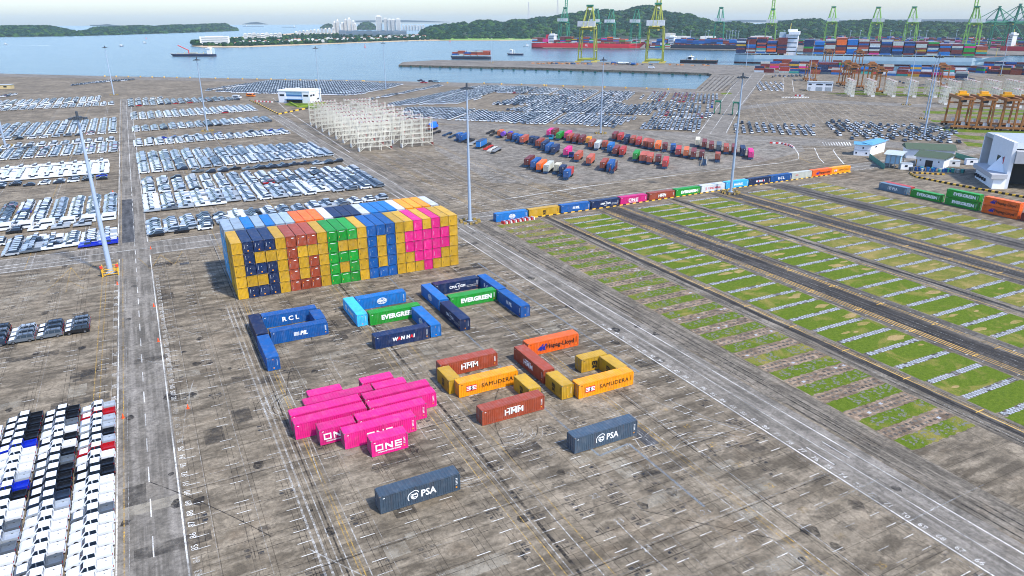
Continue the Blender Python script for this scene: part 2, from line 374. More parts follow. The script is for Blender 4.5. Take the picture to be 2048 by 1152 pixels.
# far grass rows around the yard cranes
for a in ([(1925, 232), (2060, 236), (2060, 241), (1930, 237)], [(1850, 255), (2060, 262), (2060, 268), (1905, 264)], [(1860, 240), (2060, 249), (2060, 252), (1865, 244)], [(1903, 268), (1990, 275), (1990, 283), (1925, 277)], [(1845, 222), (2060, 226), (2060, 230), (1850, 227)],
          [(1885, 215), (2060, 221), (2060, 224), (1890, 219)], [(1925, 283), (1992, 290), (1992, 296), (1935, 292)], [(1700, 181), (2050, 188), (2050, 191), (1700, 184)], [(1650, 188), (1700, 185), (2050, 195), (2050, 198), (1700, 189)], [(1440, 186), (1460, 185), (1465, 188), (1445, 189)], [(1790, 173), (2050, 178), (2050, 180), (1790, 176)]):
    gg.quad([(*G(x, y), .012) for x, y in a])
gg.quad([(*G(x, y), .012) for x, y in [(567, 210), (630, 218), (662, 208), (640, 202), (580, 204)]])
for mb, nm, m, k in ((gg, 'grass', M_gr, 1), (gy, 'dry_grass', M_gy, 1), (sb, 'bare_spots', M_straw, 1), (gv, 'gravel_patches', M_gravel, 1)): mb.build(nm, m, kind='stuff')
struct('paved_strip', bb, M_brown); struct('container_pads', pw, M_padw); struct('pad_gaps', pd, M_padd)

# ---------------------------------------------------------------- painted markings and slab furniture
wh = MB(); ye = MB(); dk = MB(); fw_ = MB(); gy_ = MB(); Z = .016
M_wh = worn('white_road_paint', (222, 222, 216), (.34, .50)); M_ye = worn('yellow_road_paint', (214, 172, 78), (.44, .66), 1.4, .75); M_fw = worn('faded_white_paint', (205, 205, 200), (.44, .62), 1.6, .7)
M_dk = worn('dark_joint_stain', (30, 27, 24), (.38, .62), .9, .9); M_pad = worn('dark_steel_pad', (44, 48, 54), (.40, .58), 1.4, .8)
pad = MB(); M_bl = worn('grey_blue_repair', (128, 138, 146), (.36, .5), 2., .75)
def slots(x0, x1, y0, y1, xs, dashp=.8, padp=.5, dw=.11):
    ny = int((y1-y0)/2.585)
    for j in range(ny):
        y = y0+j*2.585
        heavy = random.random() < .30; rowp = random.random()
        for x in xs:
            if random.random() < dashp*(.55 if rowp < .25 else 1): wh.line((x-.98+random.uniform(-.06, .06), y), (x+.98, y), dw, Z)
            if random.random() < (padp if heavy else .07):
                dj = random.uniform(.0, .35)
                for sx in (-1, 1):
                    for sy in (-1, 1):
                        if random.random() < .72: pad.rect(x+sx*.8-.40+dj, x+sx*.8+.36, y+1.25+sy*.62-.30+dj*.5, y+1.25+sy*.62+.27, Z-.004)
                dk.line((x-1.5, y+1.25), (x+1.5, y+1.25), .10, Z); dk.line((x, y), (x, y+2.5), .10, Z)
        if heavy:
            dk.line((x0, y+1.25), (x1, y+1.25), .10, Z-.002)
            if random.random() < .5: fw_.line((x0+random.uniform(0, 20), y+1.6), (x1-random.uniform(0, 20), y+1.6), .08, Z)
    for x in xs:
        dk.line((x-.35, y0), (x-.35, y1), .07, Z-.001); dk.line((x+.45, y0), (x+.45, y1), .06, Z-.001)
        if random.random() < .6: fw_.line((x+1.6, y0), (x+1.6, y1), .06, Z)
random.seed(21)
slots(-3.3, 11, -20, 228, [-1.75, 4.1, 10.4])
slots(15.5, 37, -20, 228, [18.2, 24.4, 30.6, 35.2], .75)
slots(40, 67, -20, 228, [40.4, 46.8, 52.8, 58.9, 64.8], .85, .75)
slots(70, 85, -20, 228, [72.0, 77.6, 82.6], .85, .8)
slots(-37, -12.4, 96, 228, [-14.6, -20.6, -26.6, -32.8, -35.6], .7, .35)
slots(-70, -41, 100, 228, [-43, -49, -55, -61, -67], .6, .3)
slots(101, 119, 229, 366, [104, 110, 116], .9, .5, .22); slots(126, 143, 230, 366, [129, 135, 141], .9, .5, .22)
slots(146, 163, 232, 290, [149, 155, 161], .9, .5, .22)
for x in (11.4, 12.3): fw_.line((x, -20), (x, 176), .30, Z+.001)
for x in (13.4, 14.5, 39.0, 68.4, 71.5, 16.6, 42.3, 65.9): fw_.line((x, -20), (x, 176 if x < 74 else 228), .16, Z+.002)
for x in (15.4, 15.9, 36.9, 38.2, 43.6, 68.1, 67.3): ye.line((x, -20), (x, 176), .15, Z+.003)
for x in (39.7, -3.0+42.9, 14.0, 70.9): dk.line((x, -20), (x, 228), .22, Z+.001)
for y in (59.1, 75.2, 100.2, 132, 160): dk.line((-3.3, y), (85, y+.0), .16, Z+.004); fw_.line((-3.3, y+.35), (85, y+.35), .08, Z+.004)
# lanes
for x, w_, mb in ((-11.9, .2, wh), (-3.75, .22, wh), (-11.0, .18, ye), (-10.4, .07, fw_), (85.3, .22, wh), (89.4, .14, wh), (92.7, .19, wh), (-15.9, .16, ye), (-14.9, .16, ye)):
    mb.line((x, -60), (x, 228 if x > -13 and x < 80 else 214), w_, Z)
for x, w_, mb in ((-4.0, .22, wh), (-12.2, .24, wh), (85.6, .2, wh), (88.2, .2, wh), (92.6, .24, wh), (-7.6, .16, wh), (-11.4, .2, ye)):
    mb.line((x, 244), (x, 560 if x > 80 else 740), w_, Z)
for k in range(40): wh.line((-7.6, -30+k*9.), (-7.6, -25.5+k*9.), .16, Z)
for x in (87.5, 91.1): dk.line((x, 60.4), (x, 66.1), .42, Z); wh.line((x, 60.6), (x, 66.0), .2, Z+.003)
# yellow double lines along the crane runways
ye2 = MB(); M_ye2 = worn('kept_yellow_paint', (232, 186, 84), (.30, .46), 1.2, .95)
for x in (123.4, 124.1, 144.9, 145.7, 146.5, 153.4, 154.2, 176.2, 201.2, 202.0, 208.6, 209.4): ye2.line((x, -60), (x, 212), .17, Z)
for x in (123.2, 144.9, 152.6, 202.0):
    for k in range(16): ye2.line((x-.5, -10+k*14.), (x+1.8, -10+k*14.), .2, Z+.003)
for x in (148.0, 150.2, 120.4, 178.1, 198.9, 205.5, 206.4): fw_.line((x, -60), (x, 212), .12, Z)
for x in (146.9, 147.4, 199.9, 200.6, 178.8, 179.4): dk.line((x, -60), (x, 212), .4, Z)
for x in (154.6, 143.8, 198.4): 
    for k in range(60): wh.line((x, -10+k*3.4), (x+.9, -10+k*3.4), .12, Z)
for x in (95.6, 97.2, 98.4, 119.8, 122.2, 124.2): dk.line((x, -40), (x, 212), .3, Z)
for k in range(45): wh.line((102+k*5.2, 217.3), (105+k*5.2, 217.3), .25, Z)
for y, w_ in ((216.6, .2), (222.3, .3), (227.2, .3)): wh.line((86, y), (560, y), w_, Z+.003)
for y in (219.4, 229.2): ye.line((96, y), (300, y), .16, Z+.003)
for y, x0, x1 in ((229.6, -70, -13.5), (243.2, -70, -13.5), (243.2, -2.8, 84), (229.8, -2.8, 13), (233.5, -120, -20), (236.5, -120, 84)): wh.line((x0, y), (x1, y), .28, Z+.003)
for x in (-35.5, -34.2, -56, -54.8, -22, -20.9, 14.2, 15.4, 38, 39.2, 66.5, 67.7, 20, 18.8):
    (ye if int(x) % 2 else fw_).line((x, 176 if x > 0 else 230), (x, 690), .2, Z+.001)
for x in (105.6, 106.6, 121.2, 122.3, 144.6, 145.6): ye.line((x, 229.6), (x, 372), .22, Z+.003)
for x in (147, 158): ye.line((x, 233), (x, 240), .2, Z+.003)
# bay lines under the parked cars
for y0, y1 in ((255, 262), (286, 330), (365, 410), (450, 470), (515, 540), (580, 630), (675, 740)):
    for k in range(16):
        if random.random() < .7: fw_.line((-3.5+k*5.5, y0-5), (-3.5+k*5.5, y1), .12, Z)
# road markings of the far yard
def pl(mb, pts, w_, z=Z+.003):
    P_ = [G(*p) for p in pts]
    for a, b in zip(P_, P_[1:]): mb.line(a, b, w_, z)
pl(wh, [(1397, 268), (1463, 175), (1488, 150)], .35); pl(wh, [(1420, 268), (1470, 195), (1505, 147)], .25); pl(wh, [(1452, 266), (1482, 210), (1530, 148)], .3)
pl(wh, [(1587, 293), (1597, 308), (1597, 318), (1560, 326), (1450, 338), (1180, 372), (985, 402)], .55)
pl(wh, [(1666, 300), (1674, 312), (1688, 328)], .55); pl(wh, [(1666, 300), (1672, 296), (1705, 297)], .4); pl(wh, [(1629, 296), (1638, 316), (1648, 326)], .4)
pl(ye, [(1595, 315), (1672, 319), (1620, 326), (1595, 315)], .35); pl(ye, [(1596, 314), (1622, 326)], .3)
pl(wh, [(1460, 300), (1700, 296)], .0 or .3); pl(wh, [(1398, 277), (1640, 285)], .3)
for k in range(11): pl(wh, [(1645+k*5.3, 284), (1649+k*5.3, 291)], .6)
for k in range(18): pl(wh, [(1563+k*3.1, 193.5), (1565+k*3.1, 196)], .7)
pl(wh, [(1566, 150+6), (1567, 183)], .4); pl(wh, [(1584, 160), (1588, 184), (1610, 190)], .4)
pl(ye, [(990, 262), (996, 257), (1066, 259), (1060, 264)], .35); pl(ye, [(862, 284), (960, 333), (1110, 388)], .3)
pl(wh, [(546, 196), (575, 222), (700, 305)], .45)
for k in range(7): pl(dk, [(1398+k*9, 182), (1430+k*9.5, 152)], 1.2)
for k in range(5): pl(fw_, [(1402+k*9, 182), (1434+k*9.5, 152)], .5)
for k in range(16): pl(fw_, [(1480+k*2, 220+k*2.6), (1850+k*4, 224+k*3.0)], .35)
for k in range(14): pl(dk, [(1480+k*2, 221+k*2.9), (1850+k*4, 226+k*3.2)], .5)
for k in range(24): pl(fw_, [(1500+k*13, 205), (1530+k*17, 262)], .3)
# zig-zag boxes near the mast
for x0 in (-27.5, 3.5-8.6+2):
    if x0 < -20:
        for a, b in (((-27, 213), (-24, 226)), ((-24, 226), (-21, 213)), ((-21, 213), (-18.5, 226)), ((-24, 226), (-24, 204)), ((-18.5, 226), (-15, 216)), ((-15, 216), (-12.5, 226)), ((-27, 213), (-29, 205)), ((-20, 205), (-24, 214))): ye.line(a, b, .2, Z+.004)
for a, b in (((-7, 227), (-4, 214)), ((-1, 227), (-4, 214)), ((-1, 227), (2.2, 215)), ((2.2, 215), (5, 228)), ((-2, 214), (4, 218))): ye.line(a, b, .18, Z+.006)
# grey-blue repair strip between the letters
for a, b in (((57, 152), (56, 92)), ((56, 92), (56.4, 79.5)), ((56.4, 79.5), (62.6, 80.2)), ((62.6, 80.2), (62.6, 62)), ((79.5, 176), (79.5, 100)), ((53, 176), (53, 140))): gy_.line(a, b, .42, Z+.005)
# repaired slabs, oil stains and drain covers
random.seed(91)
lp, dp = MB(), MB()
for _ in range(150):
    x, y = random.uniform(-60, 84), random.uniform(20, 228); w2, h2 = random.choice(((3.1, 2.5), (6.3, 2.5), (3.1, 5.1), (1.6, 1.2), (9.4, 2.5)))
    (lp if random.random() < .55 else dp).rect(x, x+w2, y, y+h2, .009+_*.00001)
for _ in range(170):
    x, y = random.uniform(-30, 100), random.uniform(20, 240); r_ = random.uniform(.25, 1.3); dk.quad([(x+r_*math.cos(a)*random.uniform(.6, 1.2), y+r_*1.3*math.sin(a)*random.uniform(.6, 1.2), Z-.005) for a in [2*math.pi*i/9 for i in range(9)]])
M_lp = worn('pale_slab_patch', (176, 168, 150), (.40, .60), .5, .55); M_dp = worn('dark_slab_patch', (58, 54, 48), (.38, .60), .5, .6); struct('slab_patches', lp, M_lp); struct('dark_slab_patches', dp, M_dp)
# scrubbed turning circles left by the trucks
random.seed(44)
def arcs(cx, cy, r0, r1, a0, a1, n, w_=.10):
    for _ in range(n):
        r_ = random.uniform(r0, r1); s0 = random.uniform(a0, (a0+a1)/2); s1 = random.uniform((a0+a1)/2, a1); m_ = 14; ox, oy = random.uniform(-.8, .8), random.uniform(-.8, .8)
        P_ = [(cx+ox+r_*math.cos(s0+(s1-s0)*i/m_), cy+oy+r_*math.sin(s0+(s1-s0)*i/m_)) for i in range(m_+1)]
        mb = fw_ if random.random() < .6 else dk
        for a, b in zip(P_, P_[1:]): mb.line(a, b, w_, Z+.008)
arcs(17.5, 119, 3, 7, 1.2, 4.6, 14); arcs(20, 158, 5, 9, 1.8, 4.2, 8); arcs(47, 92.5, 1.5, 5.5, 3.0, 6.6, 14); arcs(72, 70, 4, 12, .2, 2.4, 10); arcs(36, 86, 2, 6, 3.2, 6, 10); arcs(60, 100, 2, 5, 0, 3, 6); arcs(110, 240, 8, 20, 3.4, 5.6, 8); arcs(180, 262, 10, 24, .6, 2.6, 10); arcs(230, 245, 8, 22, .6, 2.8, 10)
for _ in range(46):       # long tyre sweeps
    x = random.uniform(-3, 84); y = random.uniform(40, 170); a = random.choice((math.pi/2, math.pi/2, .1, 2.2))+random.gauss(0, .12); L_ = random.uniform(8, 30); k_ = random.gauss(0, .012); p = Vector((x, y)); mb = random.choice((fw_, dk, fw_))
    for i in range(10):
        q_ = p+Vector((math.cos(a), math.sin(a)))*L_/10; mb.line(p, q_, .16, Z+.007); p = q_; a += k_*L_/10
# bay numbers
for n in range(66, 100):
    s_ = str(n)
    put_text(wh, s_, 86.2, 37.3+(n-66)*2.585, 1.25, plane='floor', z=Z+.006, rot=-math.pi/2, bold=.0)
for n in range(76, 132):
    put_text(wh, str(n), -2.7, 83.0+(n-84)*2.61+.9, 1.25, plane='floor', z=Z+.006, rot=math.pi/2, bold=.0)
    if n % 2 == 0 or n < 102: put_text(wh, str(n), -12.5, 83.0+(n-84)*2.61+.9, 1.25, plane='floor', z=Z+.006, rot=math.pi/2, bold=.0)
for k, n in enumerate(range(18, 27)):
    put_text(fw_, str(n), 62.0, 92-k*6.2, 1.6, plane='floor', z=Z+.006, rot=-.15); put_text(ye, str(n), 74.5, 86-k*6.2, 1.5, plane='floor', z=Z+.006)
    put_text(fw_, str(n), 50.0, 96-k*6.2, 1.5, plane='floor', z=Z+.006)
for mb, nm, m in ((wh, 'white_markings', M_wh), (ye, 'yellow_markings', M_ye), (ye2, 'yellow_lines', M_ye2), (fw_, 'faded_markings', M_fw), (dk, 'slab_joints', M_dk), (pad, 'steel_pads', M_pad), (gy_, 'repair_strip', M_bl)): struct(nm, mb, m)
# ---------------------------------------------------------------- containers
CC = dict(navy=(8, 40, 82), blue=(0, 82, 150), bright=(6, 108, 180), sky=(58, 178, 232), green=(16, 146, 44), brown=(152, 66, 40), yellow=(190, 150, 34), amber=(250, 158, 8), orange=(244, 106, 24),
          pink=(214, 28, 124), slate=(64, 82, 98), white=(204, 210, 214), silver=(148, 168, 184), palegrey=(186, 190, 180), darkred=(112, 40, 36), red=(176, 48, 44), rust=(178, 84, 60), teal=(40, 150, 140), paleblue=(112, 168, 204), burnt=(196, 98, 44), cream=(206, 200, 176), bluegrey=(98, 128, 150))
CM = {k: paint(k+'_container_paint', v, .42, .36, scale=.5, streaks=True) for k, v in CC.items()}
WORD = dict(navy='navy blue', bright='bright blue', sky='light blue', brown='rust brown', slate='slate grey', silver='silver grey', palegrey='pale grey', darkred='dark red', rust='faded rust red', teal='teal green', paleblue='pale blue', burnt='burnt orange', bluegrey='blue grey')
def cw(c): return WORD.get(c, c)
M_steel = flat('galvanised_steel', (150, 155, 158), .45, .6); M_cast = paint('corner_casting', (120, 110, 104), .6, .3)
L40, L20, CW_, CH = 12.19, 6.06, 2.44, 2.9
def corr(mb, x0, x1, z0, z1, y, sgn, pitch, dep):
    "corrugated wall in the x,z plane; sgn -1 faces -y"
    n = max(1, round((x1-x0)/pitch)); p = (x1-x0)/n; pts = []
    for i in range(n):
        a = x0+i*p; pts += [(a, 0), (a+.30*p, 0), (a+.45*p, dep), (a+.85*p, dep)]
    pts.append((x1, 0)); V = []
    for a, d in pts: V += [(a, y-sgn*d*1., z0), (a, y-sgn*d*1., z1)]
    Fs = [(2*i, 2*i+2, 2*i+3, 2*i+1) if sgn < 0 else (2*i, 2*i+1, 2*i+3, 2*i+2) for i in range(len(pts)-1)]
    mb.add(V, Fs)
def container_mesh(L, pitch=.36, name='container_shell'):
    b = MB(); W, H = CW_, CH; r = .12
    for x0, x1 in ((0, .16), (L-.16, L)):
        for y0, y1 in ((0, .12), (W-.12, W)): b.box(x0, x1, y0, y1, .02, H-.03)
    for y0, y1 in ((.0, .10), (W-.10, W)): b.box(.161, L-.161, y0, y1, .07, .22); b.box(.161, L-.161, y0, y1, H-.15, H-.04)
    for x0, x1 in ((0.01, .1), (L-.1, L-.01)): b.box(x0, x1, .121, W-.121, .09, .2); b.box(x0, x1, .121, W-.121, H-.17, H-.06)
    corr(b, .16, L-.16, .2, H-.13, .015, -1, pitch, .055); corr(b, .16, L-.16, .2, H-.13, W-.015, 1, pitch, .055)
    # end walls: corrugated across
    e = MB(); corr(e, .12, W-.12, .18, H-.16, .03, -1, .3, .05)
    b.merge(e, Matrix.Translation((L-.02, 0, 0)) @ Matrix.Rotation(math.pi/2, 4, 'Z'))
    # door end (plain recess behind the leaves)
    b.quad([(.09, .12, .18), (.09, .12, H-.13), (.09, W-.12, H-.13), (.09, W-.12, .18)])
    # roof with shallow cross corrugation
    n = round(L/.55); p = (L-.2)/n
    for i in range(n):
        a = .1+i*p; b.add([(a, .1, H-.03), (a+.5*p, .1, H-.03), (a+.5*p, W-.1, H-.03), (a, W-.1, H-.03)], [(0, 1, 2, 3)])
        b.add([(a+.5*p, .1, H-.03), (a+.62*p, .1, H-.005), (a+.62*p, W-.1, H-.005), (a+.5*p, W-.1, H-.03)], [(0, 1, 2, 3)])
        b.add([(a+.62*p, .1, H-.005), (a+.88*p, .1, H-.005), (a+.88*p, W-.1, H-.005), (a+.62*p, W-.1, H-.005)], [(0, 1, 2, 3)])
        b.add([(a+.88*p, .1, H-.005), (a+p, .1, H-.03), (a+p, W-.1, H-.03), (a+.88*p, W-.1, H-.005)], [(0, 1, 2, 3)])
    b.quad([(.1, .1, .1), (.1, W-.1, .1), (L-.1, W-.1, .1), (L-.1, .1, .1)])
    for x in (-.006, L-.172):
        for y in (-.006, CW_-.156):
            for z in (-.0, CH-.115): b.box(x, x+.178, y, y+.162, z, z+.12, 1)
    return b.mesh(name, [CM['white'], M_cast])
def door_mesh(k):
    b = MB(); W = CW_; y0, y1 = (.13, W/2-.01) if k == 0 else (W/2+.01, W-.13)
    b.box(.03, .085, y0, y1, .19, CH-.14, 0)
    for q in range(4): b.box(.022, .03, y0+.06, y1-.06, .3+q*.62, .3+q*.62+.42, 0)
    for y in (y0+.28, y1-.28): b.tube((0.0, y, .12), (0.0, y, CH-.1), .028, n=6, m=1); b.box(-.02, .02, y-.05, y+.28, 1.2, 1.27, 1)
    return b.mesh('door', [CM['white'], M_steel])
ME = {40: container_mesh(L40), 20: container_mesh(L20)}
MDOOR = [door_mesh(0), door_mesh(1)]
IW = flat('lettering_white', (236, 240, 240), .5); IK = flat('lettering_black', (24, 24, 28), .5); IB = flat('lettering_blue', (20, 40, 140), .5); IR = flat('lettering_red', (206, 34, 44), .5); IO = flat('marker_orange', (250, 160, 40), .5); IS = flat('lettering_silver', (205, 196, 208), .5)
def serif(mb, xs, z0, z1, w, m=0):
    for x in xs:
        for z in (z0, z1): mb.box(x-w, x+w, -.03, -.014, z-.05, z+.05, m)
def logo(kind, L):
    b = MB(); c = L/2; z = 1.5; T = lambda s, x, zz, sz, m=0, **k: put_text(b, s, x, zz, sz, m, **k)
    def disc(cx, cz, r, m, r2=0, a0=0, a1=360, n=28, yy=-.02):
        P_ = [(cx+r*math.cos(R(a0+(a1-a0)*i/n)), yy, cz+r*math.sin(R(a0+(a1-a0)*i/n))) for i in range(n+1)]
        Q_ = [(cx+r2*math.cos(R(a0+(a1-a0)*i/n)), yy, cz+r2*math.sin(R(a0+(a1-a0)*i/n))) for i in range(n+1)]
        b.add(P_+Q_, [(i, n+1+i, n+2+i, i+1) for i in range(n)], m)
    if kind == 'PSA':
        T('PSA', c+1.1, 1.45, 1.55, bold=.035, sx=.92)
        disc(c-1.05, 1.45, .55, 0, .42, -200, 60); disc(c-1.05, 1.45, .34, 0, .18, 20, 250); disc(c-1.15, 1.35, .92, 0, .80, 95, 215); disc(c-.95, 1.75, .62, 0, .50, 10, 120); b.box(c-1.6, c-.75, -.03, -.014, 1.7, 1.8); b.box(c-1.45, c-.6, -.03, -.014, 1.2, 1.3)
    elif kind == 'EVERGREEN': T('EVERGREEN', c+.7, 1.5, 1.5, bold=.07, sx=1.02, space=1.02)
    elif kind == 'ONE':
        s = .82 if L < 7 else 1.
        x = c-1.15
        for a, bb_ in ((-.75, .75),): pass
        w_, h_, t_ = 1.25, 1.05, .22
        cx = c-1.75
        b.box(cx-.62, cx+.62, -.03, -.014, z+.35, z+.57); b.box(cx-.62, cx-.40, -.03, -.014, z-.55, z+.35); b.box(cx+.40, cx+.62, -.03, -.014, z-.55, z+.35); b.box(cx-.40, cx+.40, -.03, -.014, z-.55, z-.33)
        cx = c-.15; b.box(cx-.62, cx-.40, -.03, -.014, z-.55, z+.57); b.box(cx+.40, cx+.62, -.03, -.014, z-.55, z+.57); b.quad([(cx-.40, -.02, z+.57), (cx-.40, -.02, z+.15), (cx+.40, -.02, z-.55), (cx+.40, -.02, z-.10)])
        cx = c+1.4; b.box(cx-.58, cx-.36, -.03, -.014, z-.55, z+.57)
        for zz in (-.55, -.1, .35): b.box(cx-.36, cx+.58, -.03, -.014, z+zz, z+zz+.22)
        T('OCEAN NETWORK EXPRESS', c-.1, z-.88, .30, bold=.012)
    elif kind == 'HMM':
        T('HMM', c, 1.4, 1.5, bold=.04, sx=1.1); b.box(c-1.35, c+1.25, -.03, -.014, 2.08, 2.2); b.quad([(c-.75, -.02, 2.2), (c-.1, -.02, 2.2), (c-.4, -.02, 1.7)])
    elif kind == 'HAPAG':
        T('Hapag-Lloyd', c+1.6, 1.5, 1.35, 1, bold=.03)
        for dx in (0, .75):
            x = c-3.1+dx; b.quad([(x-.55, -.02, .95), (x+.05, -.02, 1.5), (x-.05, -.02, 1.85), (x-.75, -.02, 1.2)], 2); b.quad([(x-.3, -.021, 1.15), (x+.35, -.021, 2.2), (x+.7, -.021, 2.2), (x+.15, -.021, 1.15)], 2); b.quad([(x-.2, -.022, .85), (x+.5, -.022, .85), (x+.2, -.022, 1.2), (x-.35, -.022, 1.2)], 2)
    elif kind == 'SAMUDERA':
        x0 = c-4.6 if L > 7 else c-2
        for k in range(4): b.box(x0, x0+2.0, -.03+.002*k, -.014, .98+k*.32, .98+k*.32+.18, 3)
        for k in range(3): b.box(x0, x0+2.0, -.03+.003*k, -.014, 1.16+k*.32, 1.16+k*.32+.14, 0)
        b.box(x0+.55, x0+1.45, -.045, -.031, 1.2, 1.8, 0); T('S', x0+1., 1.5, .9, 1, y=-.05, bold=.06)
        T('SAMUDERA', c+1.7, 1.5, 1.18, 1, bold=.0, space=1.12)
    elif kind == 'RCL':
        T('R C L', c, 1.45, 1.45, bold=.05, sx=1.1)
    elif kind == 'PIL':
        T('PIL', c+.75, 1.5, 1.25, bold=.05, shear=.2)
        for k in range(4): 
            z0 = 1.12+k*.22; b.quad([(c-1.35, -.02, z0), (c-.9, -.02, z0+.08), (c-.55, -.02, z0), (c-.2, -.02, z0+.07), (c-.2, -.02, z0+.19), (c-.55, -.02, z0+.12), (c-.9, -.02, z0+.2), (c-1.35, -.02, z0+.12)])
    elif kind == 'COSCO':
        for rx in (1., .72, .4):
            n = 28; P_ = [(c+1.25*rx*math.cos(2*math.pi*i/n), -.02, z+.8*math.sin(2*math.pi*i/n)) for i in range(n)]; Q_ = [(c+(1.25*rx-.09)*math.cos(2*math.pi*i/n), -.02, z+.72*math.sin(2*math.pi*i/n)) for i in range(n)]
            b.add(P_+Q_, [(i, n+i, n+(i+1) % n, (i+1) % n) for i in range(n)], 0)
        T('COSCO', c, z, .62, 0, bold=.04, y=-.03); b.box(c-.9, c+.9, -.024, -.014, z+.42, z+.48); b.box(c-.9, c+.9, -.024, -.014, z-.5, z-.44)
    elif kind == 'CMA':
        T('CMA CGM', c, z, .95, bold=.03); disc(c+.2, z-.2, 1.05, 0, .96, 60, 130); disc(c-.1, z+.2, 1.05, 0, .96, 240, 320)
        if L > 7: T('www.cma-cgm.com', c+3.9, z-.1, .34); T('SHIPPING THE FUTURE', c+3.9, z-.5, .26)
    elif kind == 'MAERSK':
        T('MAERSK', c+.7, z, 1.3, bold=.04); b.box(c-3.9, c-2.6, -.03, -.016, z-.6, z+.6, 0)
        P_ = []
        for k in range(14):
            r_ = .5 if k % 2 == 0 else .24; P_.append((c-3.25+r_*math.cos(R(90+k*180/7)), -.04, z+r_*math.sin(R(90+k*180/7))))
        b.quad(P_[::-1], 4)
    elif kind == 'WANHAI':
        T('W', c-1.75, z, 1.05, bold=.06, shear=.15); T('A', c-.85, z, 1.05, 3, bold=.06, shear=.15); T('N', c-.05, z, 1.05, bold=.06, shear=.15); T('H', c+1.15, z, 1.05, bold=.06, shear=.15); T('A', c+1.95, z, 1.05, 3, bold=.06, shear=.15); T('I', c+2.5, z, 1.05, bold=.06, shear=.15)
    elif kind == 'MSC':
        T('m', c, z+.28, 1.5, 1, bold=.07, sx=1.0); T('sc', c+.02, z-.55, 1.15, 1, bold=.06)
    elif kind == 'YANGMING':
        T('YANG MING', c+.6, z, 1.15, 3, bold=.02); b.box(c-4.2, c-3.3, -.03, -.014, z+.3, z+.48, 3); b.box(c-3.85, c-3.65, -.03, -.014, z-.5, z+.3, 3); b.box(c-4.3, c-3.2, -.03, -.014, z-.5, z-.36, 3)
    elif kind == 'SMALL': T('OOCL', c-3.0, z+.35, .6, 3, bold=.03)
    # data panel and capacity figures at the right end, small orange stickers
    x = L-.75; m = 1 if kind in ('HAPAG', 'SAMUDERA', 'MSC') else 0
    if kind not in ('YANGMING', 'SMALL'):
        for k in range(5): b.box(x, x+.30, -.022, -.012, 1.2+k*.24, 1.28+k*.24, m)
        b.box(x, x+.22, -.022, -.012, .62, .82, 5); b.box(.45, .75, -.022, -.012, 2.45, 2.55, m)
    return b.mesh('lettering', [IW, IK, IB, IR, CM['sky'], IO])
_LG = {}
def lg(kind, size):
    if (kind, size) not in _LG: _LG[(kind, size)] = logo(kind, L40 if size == 40 else L20)
    return _LG[(kind, size)]
endmark = MB(); 
for k in range(6): endmark.box(0, .012, 1.9, 1.98, 1.05+k*.22, 1.15+k*.22, 0)
endmark.box(0, .012, 1.1, 1.3, .45, .68, 1); endmark.box(0, .012, 1.1, 1.25, 2.3, 2.45, 1)
ME_end = endmark.mesh('markings', [IW, IO])
def container(color, size, x, y, z=0, along='x', lg_=None, label='', group=None, doors=True, jit=.004):
    rz = (0 if along == 'x' else -math.pi/2)+random.uniform(-jit, jit)
    r = root('shipping_container', label, 'container', (x, y, z), rz, group)
    m = CM[color]
    o = link('shell', ME[size], r); own(o, {0: m})
    if doors:
        for k in (0, 1): d = link('door', MDOOR[k], r); own(d, {0: m})
    if lg_: link('lettering', lg(lg_, size), r)
    e = link('markings', ME_end, r, (L40-.02 if size == 40 else L20-.02, 0, 0))
    return r
random.seed(5)
